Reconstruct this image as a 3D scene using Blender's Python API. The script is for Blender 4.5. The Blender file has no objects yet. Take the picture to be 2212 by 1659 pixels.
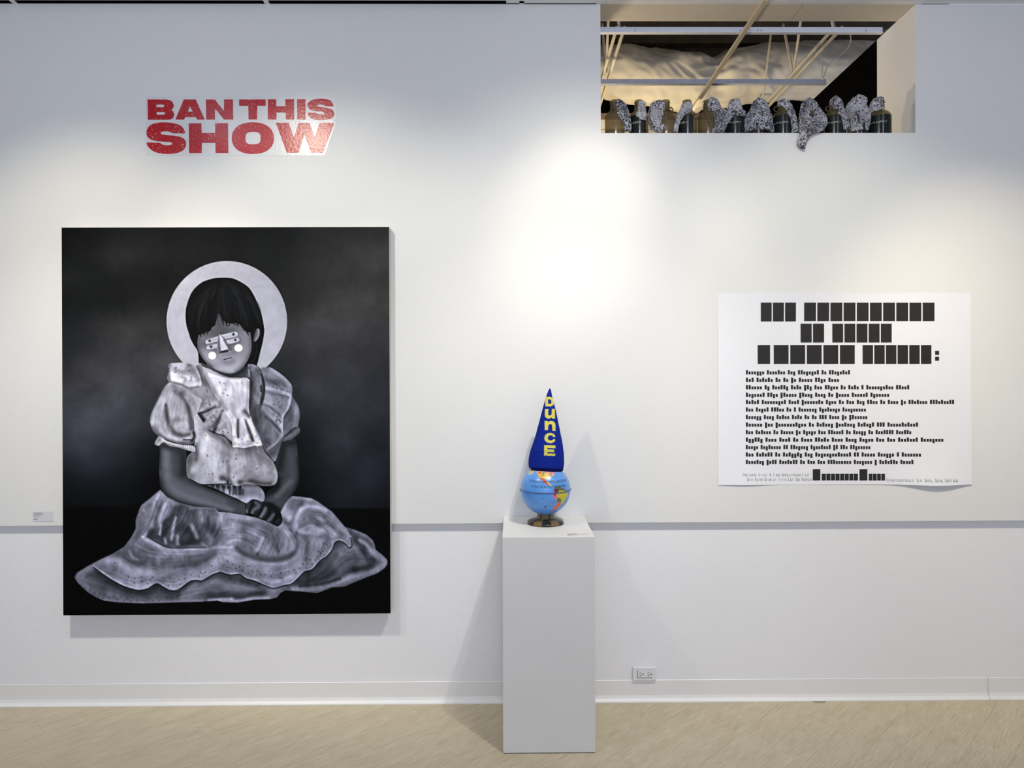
import bpy, bmesh, math, random
import numpy as np
from mathutils import Vector, Matrix, noise
random.seed(7)
S = bpy.context.scene
C = S.collection
PI = math.pi
W0, H0 = 2212.0, 1659.0

# ------------------------------------------------------------------ camera
F = 1500.0
CAM = Vector((0.0056, -3.42, 1.5992))
yaw, pit, rol, sx, sy = 0.0082, -0.0011, -0.0036, 14.07, -8.39
fw = Vector((math.sin(yaw), math.cos(yaw), 0)); rt = Vector((math.cos(yaw), -math.sin(yaw), 0)); zz = Vector((0, 0, 1))
fwd = math.cos(pit) * fw + math.sin(pit) * zz
up = -math.sin(pit) * fw + math.cos(pit) * zz
R_ = math.cos(rol) * rt + math.sin(rol) * up
U_ = math.cos(rol) * up - math.sin(rol) * rt
cd = bpy.data.cameras.new('camera'); cam = bpy.data.objects.new('camera', cd); C.objects.link(cam)
m3 = Matrix((R_, U_, -fwd)).transposed()
cam.matrix_world = Matrix.Translation(CAM) @ m3.to_4x4()
cd.sensor_width = 36; cd.lens = F / W0 * 36; cd.shift_x = -sx / W0; cd.shift_y = sy / W0
cd.clip_start = 0.05
S.camera = cam

def P(u, v, Y=0.0):
    """point of the plane y = Y that the photograph shows at (u, v)"""
    d = fwd + R_ * ((u - W0 / 2 - sx) / F) - U_ * ((v - H0 / 2 - sy) / F)
    return CAM + d * ((Y - CAM.y) / d.y)

# ------------------------------------------------------------------ light
S.view_settings.view_transform = 'Standard'; S.view_settings.look = 'None'
S.view_settings.gamma = 1; S.view_settings.use_curve_mapping = False
S.view_settings.exposure = 0.0
wd = bpy.data.worlds.new('world'); S.world = wd; wd.use_nodes = True
wd.node_tree.nodes['Background'].inputs[0].default_value = (0.68, 0.76, 1.0, 1)
wd.node_tree.nodes['Background'].inputs[1].default_value = 0.60

def spot(name, loc, tgt, watts, angle, blend, col, size=0.03):
    l = bpy.data.lights.new(name, 'SPOT'); l.energy = watts; l.spot_size = math.radians(angle); l.spot_blend = blend
    l.color = col; l.shadow_soft_size = size
    o = bpy.data.objects.new(name, l); C.objects.link(o); o.location = loc
    o.rotation_euler = (Vector(tgt) - Vector(loc)).to_track_quat('-Z', 'Y').to_euler()
    return o
TZ = 3.34
LAMPS = [  # name, place, aim, watts, cone, blend, colour
    ('track_spot', (-2.00, -1.55, TZ), (-2.05, 0, 1.76), 76, 62, 0.9, (1.0, 0.91, 0.68)),
    ('track_spot', (-1.40, -1.60, TZ), (-0.80, 0, 1.85), 84, 66, 0.9, (1.0, 0.94, 0.77)),
    ('track_spot', (0.62, -1.55, TZ), (0.335, 0, 2.38), 50, 33, 1.0, (1.0, 0.94, 0.77)),
    ('track_spot', (0.62, -1.55, TZ), (0.30, 0, 1.98), 66, 70, 1.0, (1.0, 0.94, 0.80)),
    ('track_spot', (0.96, -1.60, TZ), (1.66, 0, 1.75), 70, 62, 0.9, (1.0, 0.93, 0.70)),
    ('track_spot', (2.10, -1.55, TZ), (2.42, 0, 1.46), 72, 58, 0.9, (1.0, 0.86, 0.60)),
    ('low_wall_fill', (-1.90, -1.50, TZ), (-1.9, 0, 0.30), 118, 66, 1.0, (1.0, 0.95, 0.86)),  # this one and the next two: floods added to brighten the lower wall
    ('low_wall_fill', (0.75, -1.50, TZ), (0.0, 0, 0.25), 105, 66, 1.0, (1.0, 0.95, 0.86)),
    ('low_wall_fill', (1.75, -1.50, TZ), (1.9, 0, 0.30), 62, 66, 1.0, (1.0, 0.90, 0.72)),
]
for L in LAMPS: spot(*L)
for x in (-2.0, -1.4, 0.62, 0.96, 2.10):                              # cool fill points added at the track heads to lift the upper wall
    sl = bpy.data.lights.new('upper_wall_fill', 'POINT'); sl.energy = 5.5 if x < 0 else 5.0; sl.color = (0.86, 0.90, 1.0); sl.shadow_soft_size = 0.05
    so = bpy.data.objects.new('upper_wall_fill', sl); C.objects.link(so); so.location = (x, -1.55, TZ)
pl = bpy.data.lights.new('work_lamp', 'POINT'); pl.energy = 19; pl.color = (1.0, 0.86, 0.66); pl.shadow_soft_size = 0.05
po = bpy.data.objects.new('work_lamp', pl); C.objects.link(po); po.location = (0.25, 0.90, 2.92)   # bulb in the ceiling void, behind the wall
al = bpy.data.lights.new('window_daylight', 'AREA'); al.energy = 62; al.size = 5; al.size_y = 2.4; al.shape = 'RECTANGLE'; al.color = (0.72, 0.81, 1.0)
ao = bpy.data.objects.new('window_daylight', al); C.objects.link(ao); ao.location = (0, -7.2, 1.5); ao.rotation_euler = (PI / 2, 0, 0)

pl2 = bpy.data.lights.new('duct_fill', 'POINT'); pl2.energy = 42; pl2.color = (1.0, 0.84, 0.58); pl2.shadow_soft_size = 0.12
po2 = bpy.data.objects.new('duct_fill', pl2); C.objects.link(po2); po2.location = (1.0, 1.55, 2.75)   # unseen fill point added to brighten the duct

# ------------------------------------------------------------------ helpers
def lin(c):
    c = c / 255.0
    return c / 12.92 if c <= 0.04045 else ((c + 0.055) / 1.055) ** 2.4
def rgb(r, g, b): return (lin(r), lin(g), lin(b), 1)

class NT:
    def __init__(s, name):
        s.m = bpy.data.materials.new(name); s.m.use_nodes = True; s.t = s.m.node_tree; s.n = s.t.nodes
        s.b = s.n['Principled BSDF']
    def node(s, k, **kw):
        n = s.n.new(k)
        for a, v in kw.items():
            if a.startswith('i_'): n.inputs[a[2:].replace('_', ' ')].default_value = v
            else: setattr(n, a, v)
        return n
    def link(s, a, b): s.t.links.new(a, b)
    def noise(s, scale, detail=3, coord='Object', vec=None, stretch=None, rough=0.5, rot=0, offs=None):
        tc = s.node('ShaderNodeTexCoord'); mp = s.node('ShaderNodeMapping')
        s.link(tc.outputs[coord], mp.inputs[0])
        if stretch: mp.inputs['Scale'].default_value = stretch
        mp.inputs['Rotation'].default_value = (0, 0, rot)
        nz = s.node('ShaderNodeTexNoise'); nz.inputs['Scale'].default_value = scale; nz.inputs['Detail'].default_value = detail
        nz.inputs['Roughness'].default_value = rough
        s.link(mp.outputs[0], nz.inputs['Vector']); s.mp = mp
        return nz.outputs[0]
    def ramp(s, fac, stops):
        r = s.node('ShaderNodeValToRGB'); e = r.color_ramp.elements
        while len(e) < len(stops): e.new(0.5)
        for i, (p, c) in enumerate(stops): e[i].position = p; e[i].color = c
        s.link(fac, r.inputs[0]); return r.outputs[0]
    def bump(s, h, strength=0.2, dist=0.002):
        b = s.node('ShaderNodeBump'); b.inputs['Strength'].default_value = strength; b.inputs['Distance'].default_value = dist
        s.link(h, b.inputs['Height']); s.link(b.outputs[0], s.b.inputs['Normal']); return b

def mat(name, col, rough=0.6, metal=0, var=0.06, scale=30, bump=0, bscale=60, spec=None):
    n = NT(name); c = Vector(col[:3])
    f = n.noise(scale, 3)
    n.link(n.ramp(f, [(0.3, (*(c * (1 - var)), 1)), (0.7, (*(c * (1 + var)), 1))]), n.b.inputs['Base Color'])
    n.b.inputs['Roughness'].default_value = rough; n.b.inputs['Metallic'].default_value = metal
    if spec is not None: n.b.inputs['Specular IOR Level'].default_value = spec
    if bump: n.bump(n.noise(bscale, 4), bump)
    return n.m

def attr_mat(name, rough, bump=0, bscale=200, coat=0, spec=0.5):
    n = NT(name); a = n.node('ShaderNodeAttribute'); a.attribute_name = 'paint'
    n.link(a.outputs['Color'], n.b.inputs['Base Color']); n.b.inputs['Roughness'].default_value = rough
    n.b.inputs['Coat Weight'].default_value = coat; n.b.inputs['Specular IOR Level'].default_value = spec
    if bump: n.bump(n.noise(bscale, 3), bump, 0.001)
    return n.m

def link(name, me, m, parent=None):
    me.name = name
    o = bpy.data.objects.new(name, me); C.objects.link(o)
    if m is not None and not me.materials: me.materials.append(m)
    if parent is not None: o.parent = parent
    return o
def fromdata(vs, fs, smooth=False):
    me = bpy.data.meshes.new('m'); me.from_pydata([tuple(v) for v in vs], [], fs); me.update()
    if smooth: me.shade_smooth()
    return me
def bmobj(name, bm, m, parent=None, smooth=False):
    me = bpy.data.meshes.new(name); bmesh.ops.recalc_face_normals(bm, faces=bm.faces); bm.to_mesh(me); bm.free()
    if smooth: me.shade_smooth()
    return link(name, me, m, parent)
def box(bm, x0, x1, y0, y1, z0, z1):
    v = [bm.verts.new((x, y, z)) for x in (x0, x1) for y in (y0, y1) for z in (z0, z1)]
    for f in ((0, 1, 3, 2), (4, 6, 7, 5), (0, 4, 5, 1), (2, 3, 7, 6), (0, 2, 6, 4), (1, 5, 7, 3)): bm.faces.new([v[i] for i in f])
def boxobj(name, x0, x1, y0, y1, z0, z1, m, parent=None, bev=0.0):
    bm = bmesh.new(); box(bm, x0, x1, y0, y1, z0, z1)
    if bev: bmesh.ops.bevel(bm, geom=list(bm.edges), offset=bev, segments=2, affect='EDGES', profile=0.5)
    return bmobj(name, bm, m, parent)
def tube_bm(bm, pts, r, seg=8, cap=True):
    pts = [Vector(p) for p in pts]; rings = []
    for i, p in enumerate(pts):
        d = (pts[min(i + 1, len(pts) - 1)] - pts[max(i - 1, 0)]).normalized()
        a = d.orthogonal().normalized() if i == 0 else (rings_a - d * rings_a.dot(d)).normalized()
        rings_a = a; b = d.cross(a)
        rr = r[i] if isinstance(r, (list, tuple)) else r
        rings.append([bm.verts.new(p + (a * math.cos(2 * PI * k / seg) + b * math.sin(2 * PI * k / seg)) * rr) for k in range(seg)])
    for i in range(len(pts) - 1):
        for k in range(seg):
            bm.faces.new((rings[i][k], rings[i][(k + 1) % seg], rings[i + 1][(k + 1) % seg], rings[i + 1][k]))
    if cap: bm.faces.new(rings[0]); bm.faces.new(rings[-1])
def tube(name, pts, r, m, parent=None, seg=8):
    bm = bmesh.new(); tube_bm(bm, pts, r, seg); return bmobj(name, bm, m, parent, True)
def lathe(prof, seg=32, a0=0, a1=2 * PI):
    vs = []; fs = []; n = len(prof); full = abs(a1 - a0 - 2 * PI) < 1e-6; cols = seg if full else seg + 1
    for k in range(cols):
        a = a0 + (a1 - a0) * k / seg
        for r, z in prof: vs.append((r * math.cos(a), r * math.sin(a), z))
    for k in range(seg):
        k2 = (k + 1) % cols
        for i in range(n - 1): fs.append((k * n + i, k2 * n + i, k2 * n + i + 1, k * n + i + 1))
    return fromdata(vs, fs, True)
def empty(name, loc, label, cat, group=None):
    o = bpy.data.objects.new(name, None); C.objects.link(o); o.location = loc; o.empty_display_size = 0.1
    return tag(o, label, cat, group)
def tag(o, label, cat, group=None, kind=None):
    o['label'] = label
    if cat: o['category'] = cat
    if group: o['group'] = group
    if kind: o['kind'] = kind
    return o
def struct(o, label=None):
    o['kind'] = 'structure'
    if label: o['label'] = label
    return o
def adopt(o, parent):
    """parent o to a moved empty keeping its world coordinates"""
    o.parent = parent; o.matrix_parent_inverse = Matrix.Translation(parent.location).inverted(); return o
def shape_mesh(outlines, thick):
    """flat shape with holes in the xz plane (front towards -y)"""
    cu = bpy.data.curves.new('c', 'CURVE'); cu.dimensions = '2D'; cu.fill_mode = 'BOTH'; cu.extrude = thick / 2
    for pts in outlines:
        sp = cu.splines.new('POLY'); sp.points.add(len(pts) - 1); sp.use_cyclic_u = True
        for i, (x, z) in enumerate(pts): sp.points[i].co = (x, z, 0, 1)
    o = bpy.data.objects.new('c', cu); C.objects.link(o)
    dg = bpy.context.evaluated_depsgraph_get(); me = bpy.data.meshes.new_from_object(o.evaluated_get(dg))
    bpy.data.objects.remove(o); bpy.data.curves.remove(cu)
    me.transform(Matrix.Rotation(PI / 2, 4, 'X')); me.update(); return me
def text_mesh(txt, size, shear=0.0, ext=0.0):
    cu = bpy.data.curves.new('t', 'FONT'); cu.body = txt; cu.size = size; cu.shear = shear; cu.extrude = ext
    cu.align_x = 'CENTER'; cu.align_y = 'CENTER'; cu.resolution_u = 3
    o = bpy.data.objects.new('t', cu); C.objects.link(o)
    dg = bpy.context.evaluated_depsgraph_get(); me = bpy.data.meshes.new_from_object(o.evaluated_get(dg))
    bpy.data.objects.remove(o); bpy.data.curves.remove(cu)
    return me
def catmull(p, closed=True, n=6):
    out = []; N = len(p); rng = range(N if closed else N - 1)
    for i in rng:
        if closed: a, b, c, d = p[(i - 1) % N], p[i], p[(i + 1) % N], p[(i + 2) % N]
        else: a, b, c, d = p[max(i - 1, 0)], p[i], p[i + 1], p[min(i + 2, N - 1)]
        for k in range(n):
            t = k / n; t2 = t * t; t3 = t2 * t
            out.append(tuple(0.5 * (2 * b[j] + (c[j] - a[j]) * t + (2 * a[j] - 5 * b[j] + 4 * c[j] - d[j]) * t2 + (3 * b[j] - a[j] - 3 * c[j] + d[j]) * t3) for j in (0, 1)))
    if not closed: out.append(tuple(p[-1]))
    return out

# ------------------------------------------------------------------ materials
def wall_mat(name, col, bs):
    n = NT(name); c = Vector(col)
    f = n.noise(1.3, 3)
    n.link(n.ramp(f, [(0.3, (*(c * 0.985), 1)), (0.7, (*(c * 1.012), 1))]), n.b.inputs['Base Color'])
    n.b.inputs['Roughness'].default_value = 0.62
    n.b.inputs['Specular IOR Level'].default_value = 0.25
    a = n.noise(26, 5, rough=0.6); b = n.noise(160, 2)
    ad = n.node('ShaderNodeMath', operation='ADD'); n.link(a, ad.inputs[0]); n.link(b, ad.inputs[1])
    n.bump(ad.outputs[0], bs, 0.004)
    return n.m
M_wall = wall_mat('wall_paint', (0.80, 0.80, 0.795), 0.10)
M_lower = wall_mat('rough_wall_paint', (0.86, 0.86, 0.885), 0.19)  # paler and cooler than the upper paint, making up for weak light low down
M_base = mat('baseboard_vinyl', (0.84, 0.84, 0.84), 0.38, var=0.01, scale=6, bump=0.1, bscale=14)
M_ceil = mat('ceiling_tile', (0.72, 0.73, 0.75), 0.9, var=0.03, bump=0.3, bscale=150)
M_tee = mat('painted_metal', (0.80, 0.80, 0.82), 0.45, var=0.03, bump=0.05)
M_cream = mat('cream_metal', (0.62, 0.54, 0.40), 0.55, var=0.08, scale=12)
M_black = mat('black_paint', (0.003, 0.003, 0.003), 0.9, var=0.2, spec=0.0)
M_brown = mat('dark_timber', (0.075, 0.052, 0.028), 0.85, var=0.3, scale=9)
M_white = mat('white_plastic', (0.80, 0.80, 0.82), 0.35, var=0.01)
M_dark = mat('slot_black', (0.01, 0.01, 0.012), 0.6, var=0.1)
M_ped = mat('pedestal_paint', (0.74, 0.735, 0.72), 0.5, var=0.012, scale=4, bump=0.05, bscale=90)

def floor_mat():
    n = NT('floor_vinyl'); A = PI / 4
    tc = n.node('ShaderNodeTexCoord'); oi = n.node('ShaderNodeObjectInfo')
    rot = n.node('ShaderNodeMapping'); rot.inputs['Rotation'].default_value = (0, 0, -A); n.link(tc.outputs['Object'], rot.inputs[0])
    mul = n.node('ShaderNodeVectorMath', operation='SCALE'); mul.inputs['Scale'].default_value = 37.0
    cmb = n.node('ShaderNodeCombineXYZ'); n.link(oi.outputs['Random'], cmb.inputs[0]); n.link(oi.outputs['Random'], cmb.inputs[1])
    n.link(cmb.outputs[0], mul.inputs[0])
    add = n.node('ShaderNodeVectorMath', operation='ADD'); n.link(rot.outputs[0], add.inputs[0]); n.link(mul.outputs[0], add.inputs[1])
    def nz(sc, st, det=4, ro=0.6):
        mp = n.node('ShaderNodeMapping'); mp.inputs['Scale'].default_value = st; n.link(add.outputs[0], mp.inputs[0])
        z = n.node('ShaderNodeTexNoise'); z.inputs['Scale'].default_value = sc; z.inputs['Detail'].default_value = det; z.inputs['Roughness'].default_value = ro
        n.link(mp.outputs[0], z.inputs['Vector']); return z.outputs[0]
    fine = nz(9, (1.1, 28, 1), 6, 0.7); big = nz(5, (1, 3.2, 1), 3)
    c1 = n.ramp(fine, [(0.26, rgb(122, 108, 82)), (0.43, rgb(184, 171, 144)), (0.55, rgb(198, 186, 160)), (0.74, rgb(240, 231, 212))])
    c2 = n.ramp(big, [(0.3, rgb(180, 166, 138)), (0.7, rgb(216, 205, 181))])
    mx = n.node('ShaderNodeMix', data_type='RGBA', blend_type='MIX'); mx.inputs[0].default_value = 0.34
    n.link(c1, mx.inputs[6]); n.link(c2, mx.inputs[7])
    # sparse dark scratches along the grain
    sc = nz(6, (0.5, 22, 1), 2, 0.5)
    sf = n.ramp(sc, [(0.70, (1, 1, 1, 1)), (0.76, (0.72, 0.68, 0.6, 1))])
    m2 = n.node('ShaderNodeMix', data_type='RGBA', blend_type='MULTIPLY'); m2.inputs[0].default_value = 1.0
    n.link(mx.outputs[2], m2.inputs[6]); n.link(sf, m2.inputs[7])
    n.link(m2.outputs[2], n.b.inputs['Base Color'])
    n.b.inputs['Roughness'].default_value = 0.42
    n.bump(fine, 0.15, 0.001)
    n.b.inputs['Specular IOR Level'].default_value = 0.3
    return n.m
M_floor = floor_mat()
PAINT_GAIN = 1.0

# ------------------------------------------------------------------ the room
XL, XR, CZ = -3.6, 3.6, 3.447
RZ = 0.891                                     # the thick upper wall ends here
OX0, OX1, OZ0, JD = 0.4436, 2.0018, 2.811, 0.36   # opening near the ceiling
bm = bmesh.new()
box(bm, XL, OX0, 0, JD, RZ, CZ); box(bm, OX1, XR, 0, JD, RZ, CZ); box(bm, OX0, OX1, 0, JD, RZ, OZ0)
struct(bmobj('wall_back', bm, M_wall), 'white gallery wall with an opening cut below the ceiling')
struct(boxobj('wall_back_lower', XL, XR, 0.028, JD, 0.0, RZ - 0.0005, M_lower), 'slightly recessed rough white lower part of the wall')
# side walls well out of the frame
struct(boxobj('wall_left', XL - 0.15, XL, -6.5, JD, 0, CZ, M_wall))
struct(boxobj('wall_right', XR, XR + 0.15, -6.5, JD, 0, CZ, M_wall))
# baseboard: cove profile, two lengths
def base_strip(name, x0, x1):
    prof = [(0.0245, 0.0), (0.0245, 0.104), (0.0215, 0.1055), (0.019, 0.103), (0.0185, 0.03), (0.014, 0.016), (0.004, 0.007), (0.0, 0.0045), (0.0, 0.0)]
    vs = []; N = 90; k = len(prof)
    for i in range(N + 1):
        x = x0 + (x1 - x0) * i / N
        w = 0.0014 * noise.noise(Vector((x * 2.3, 0, 1))) 
        for j, (y, z) in enumerate(prof):
            vs.append((x, y - (w if 1 < j < 6 else 0) + 0.0008, z + (abs(w) if j > 5 and j < 8 else 0)))
    fs = [(i * k + j, i * k + (j + 1) % k, (i + 1) * k + (j + 1) % k, (i + 1) * k + j) for i in range(N) for j in range(k)]
    fs += [tuple(range(k)), tuple(N * k + j for j in reversed(range(k)))]
    return link(name, fromdata(vs, fs), M_base)
XB = P(2134, 1480, 0.02).x
struct(base_strip('baseboard_back', XL, XB - 0.0012), 'off-white cove baseboard')
struct(base_strip('baseboard_right', XB + 0.0012, XR), 'short off-white baseboard length past the joint')
# floor: slab and diagonal planks
fl = struct(boxobj('floor', XL, XR, -6.5, 0.36, -0.06, -0.0035, M_floor), 'pale wood-look vinyl floor laid diagonally')
def clip(poly, f):
    out = []
    for i in range(len(poly)):
        a, b = poly[i], poly[(i + 1) % len(poly)]; fa, fb = f(a), f(b)
        if fa >= 0: out.append(a)
        if fa * fb < 0: t = fa / (fa - fb); out.append((a[0] + (b[0] - a[0]) * t, a[1] + (b[1] - a[1]) * t))
    return out
PW, PL, GAP = 0.152, 0.914, 0.00028
c45 = math.cos(PI / 4)
ox, oy = -0.694 * c45 + -0.521 * c45, 0.694 * c45 - 0.521 * c45   # a seam seen in the photograph
def plank_mesh(x0, x1, y0, y1, ztop, ylim):
    g = GAP
    pts = [(x0 + g, y0 + g), (x1 - g, y0 + g), (x1 - g, y1 - g), (x0 + g, y1 - g)]
    w = [(a * c45 - b * c45, a * c45 + b * c45) for a, b in pts]
    w = clip(w, lambda p: 0.0225 - p[1]); w = clip(w, lambda p: p[1] + ylim) if w else w
    w = clip(w, lambda p: p[0] - XL) if w else w; w = clip(w, lambda p: XR - p[0]) if w else w
    if len(w) < 3: return None
    k = len(w)
    return fromdata([(x, y, -0.0034) for x, y in w] + [(x, y, ztop) for x, y in w],
                    [tuple(range(k, 2 * k))] + [(i, (i + 1) % k, k + (i + 1) % k, k + i) for i in range(k)])
rj = random.Random(5)
for j in range(-26, 27):
    y0 = oy + j * PW; off = (j * 0.377 % 1) * PL + rj.uniform(-0.05, 0.05) + ox + 0.12
    for i in range(-5, 6):
        x0 = off + i * PL
        me = plank_mesh(x0, x0 + PL, y0, y0 + PW, rj.uniform(-0.0002, 0.0002), 1.9)
        if me and sum(p.area for p in me.polygons) > 0.004: link('plank', me, M_floor, fl)
struct(boxobj('floor_far', XL, XR, -6.5, -1.901, -0.0034, 0.0, M_floor), 'rest of the vinyl floor behind the viewer')
# ceiling
ce = struct(boxobj('ceiling', XL, XR, -6.5, -0.030, CZ, CZ + 0.03, M_ceil), 'white suspended ceiling')
struct(boxobj('trim_1', XL, OX0 - 0.021, -0.0295, 0.2, CZ + 0.0003, CZ + 0.03, M_black), 'dark slot between ceiling and wall')  # solid black block, puts the shade of the open slot into colour
struct(boxobj('trim_2', OX0 - 0.02, OX1 + 0.03, -0.030, -0.0005, CZ - 0.001, CZ + 0.006, M_tee), 'white metal angle above the wall opening')
struct(boxobj('trim_3', OX1 + 0.03, XR, -0.030, -0.003, CZ + 0.001, CZ + 0.006, M_tee))
struct(boxobj('trim_4', -0.02, OX0 - 0.02, -0.030, -0.010, CZ - 0.002, CZ + 0.0002, M_tee))
for u in (28, 575, 1127):
    x = P(u, 5, -0.02).x
    o = boxobj('cross_tee', x - 0.012, x + 0.012, -0.0298, -0.001, CZ - 0.002, CZ + 0.0002, M_tee, ce)

# ------------------------------------------------------------------ the space behind the opening
boxes = bmesh.new()
box(boxes, -0.6, 3.4, 3.0, 3.05, 2.2, 4.6)
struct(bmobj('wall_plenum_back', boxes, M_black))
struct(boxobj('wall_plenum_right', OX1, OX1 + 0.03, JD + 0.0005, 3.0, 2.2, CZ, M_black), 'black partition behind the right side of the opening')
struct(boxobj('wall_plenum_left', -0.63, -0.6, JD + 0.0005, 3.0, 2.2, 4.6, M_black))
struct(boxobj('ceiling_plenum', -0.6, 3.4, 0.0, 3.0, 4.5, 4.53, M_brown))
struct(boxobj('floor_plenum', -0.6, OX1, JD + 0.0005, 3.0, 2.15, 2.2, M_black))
# soffit boards just inside
M_soff = mat('soffit_board', (0.66, 0.60, 0.50), 0.8, var=0.03, bump=0.1)
xs = P(1722, 20, 0.08).x
sfx = struct(boxobj('trim_5', OX0 + 0.001, xs - 0.001, 0.0005, 0.165, CZ + 0.0005, CZ + 0.012, M_soff), 'soffit board over the left of the opening')
struct(boxobj('trim_6', xs + 0.002, OX1 - 0.001, 0.0005, 0.165, CZ + 0.0005, CZ + 0.012, M_soff), 'soffit board over the right of the opening')
# suspended ceiling tees
def tee(name, x0, x1, y, z, w=0.024, h=0.03, m=M_tee):
    bm = bmesh.new(); box(bm, x0, x1, y - w / 2, y + w / 2, z, z + 0.002); box(bm, x0, x1, y - 0.002, y + 0.002, z + 0.002, z + h)
    return bmobj(name, bm, m)
z1 = 3.452
t1 = tee('ceiling_rail', OX0 - 0.2, OX1 - 0.002, 0.30, z1, 0.026, 0.034)
tag(t1, 'white metal ceiling rail crossing the top of the wall opening', 'rail')
for u in (1372, 1599, 1606, 1613, 1620, 1637, 1645, 1871):
    p = P(u, 75, 0.297); boxobj('punched_hole', p.x - 0.0018, p.x + 0.0018, 0.2968, 0.2985, z1 + 0.012, z1 + 0.018, M_dark, t1)
t2 = tee('ceiling_rail', -0.3, OX1 - 0.002, 0.97, 3.462, 0.03, 0.034, mat('grey_metal', (0.40, 0.41, 0.46), 0.5, var=0.1))
tag(t2, 'grey metal ceiling rail passing in front of the wrapped duct', 'rail')
p0 = P(1664, 4, -0.04)
t3 = boxobj('ceiling_beam', 1.228, 1.252, -0.06, 1.43, 3.432, 3.4465, M_cream)
tag(t3, 'long cream bar running diagonally in view down to the jugs', 'bar')
# round-bar joists
def joist(x, y0, label):
    z = 3.65; t = empty('bar_joist', (x, y0, z), label, 'joist')
    for dx in (-0.022, 0.022):
        adopt(tube('bottom_chord', [(x + dx, y0, z), (x + dx, 2.99, z)], 0.011, M_cream), t)
        adopt(tube('top_chord', [(x + dx, y0 - 0.2, 4.40), (x + dx, 2.99, 4.40)], 0.012, M_cream), t)
    yy = y0 + 0.05; k = 0
    while yy < 2.7:
        for dx in (0,):
            a, b = (yy, yy + 0.30); s = 1 if k % 2 == 0 else -1
            za, zb = (z + 0.012, 4.39) if s > 0 else (4.39, z + 0.012)
            adopt(tube('web_rod', [(x + dx, a, za), (x + dx, b, zb)], 0.009, M_cream), t)
        yy += 0.30; k += 1
    return t
joist(0.643, 0.63, 'cream round-bar roof joist at the left of the wall opening')
joist(1.917, 0.63, 'cream round-bar roof joist at the right of the wall opening')
for k, (y, za, zb) in enumerate(((1.45, 4.06, 4.17), (1.95, 4.20, 4.30), (2.45, 4.05, 4.4))):
    o = boxobj('roof_beam', -0.55, 3.3, y, y + 0.07, za, zb, M_brown)
    tag(o, ('dark brown roof beam above the first ceiling rail', 'dark brown roof beam behind the first, over the duct', 'deep dark beam at the very back above the duct')[k], 'beam')

# wrapped duct
def duct():
    nA, nL = 72, 260; vs = []; fs = []
    x0, x1 = 0.1, 3.3
    for i in range(nL + 1):
        x = x0 + (x1 - x0) * i / nL; u = 1120 + x / 5.4 * 1500
        s = (u - 1557) / 26.0; pinch = 1 - 0.26 * math.exp(-s * s * 1.6)
        s2 = (u - 1300) / 40.0; pinch *= 1 - 0.10 * math.exp(-s2 * s2)
        sag = 0.045 - 0.085 * math.exp(-((u - 1515) / 120) ** 2)
        for k in range(nA):
            a = 2 * PI * k / nA
            r = 0.205 * pinch
            w = noise.noise(Vector((x * 5, math.cos(a) * 1.6, math.sin(a) * 1.6))) * 0.030
            w += abs(noise.noise(Vector((x * 11 + math.sin(a) * 3, math.cos(a) * 3, math.sin(a) * 3 + 9)))) * -0.022
            w += 0.010 * math.sin(a * 13 + x * 9) * math.exp(-s * s * 0.35)
            if math.sin(a) < -0.6: w += 0.03 * (-math.sin(a) - 0.6) * 2.5
            r += w
            vs.append((x, 2.0 + r * math.cos(a), 3.97 + sag + r * math.sin(a)))
    for i in range(nL):
        for k in range(nA): fs.append((i * nA + k, i * nA + (k + 1) % nA, (i + 1) * nA + (k + 1) % nA, (i + 1) * nA + k))
    m = mat('duct_wrap', (0.76, 0.69, 0.55), 0.7, var=0.12, scale=5, bump=0.35, bscale=14)
    return link('insulated_duct', fromdata(vs, fs, True), m)
d = tag(duct(), 'big cream wrapped insulated duct with a pinched seam behind the opening', 'duct')
for pts, nm in (([(1833, 60), (1838, 88), (1826, 110), (1800, 130), (1785, 150), (1778, 173)], 'pale loop of cable hanging at the right of the opening'),
                ([(1776, 125), (1776, 150), (1777, 172)], 'short thin hanger wire beside the loop of cable')):
    wv = [P(u, v, 0.93) for u, v in catmull(pts, False, 4)]
    tag(tube('hanging_wire', wv, 0.0032, M_cream, None, 6), nm, 'wire')
# board and timber low behind the jugs
b = empty('timber_ledge', (0.9, 1.1, 2.2), 'cream boards topped by brown timber low behind the jugs', 'ledge')
adopt(boxobj('cap_board', 0.2, 1.27, 1.05, 1.2, 3.274, 3.312, mat('brown_wood', (0.20, 0.11, 0.05), 0.6, var=0.2)), b)
adopt(boxobj('face_board', 0.2, 1.27, 1.06, 1.09, 3.212, 3.273, M_cream), b)
adopt(boxobj('face_board', 0.2, 1.27, 1.06, 1.09, 2.201, 3.208, M_cream), b)

# ------------------------------------------------------------------ pedestal
PX0, PX1, PD, PH = -0.0417, 0.3537, 0.4535, 0.9248
ped = empty('pedestal', ((PX0 + PX1) / 2, -0.22, 0), 'white painted box pedestal carrying the globe', 'pedestal')
adopt(boxobj('body', PX0, PX1, -PD, -0.001, 0.0, PH, M_ped, None, 0.0018), ped)
adopt(boxobj('foot_gap', PX0 + 0.002, PX1 - 0.002, -PD - 0.0004, -PD + 0.002, 0.0005, 0.0025, M_dark), ped)

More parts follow.
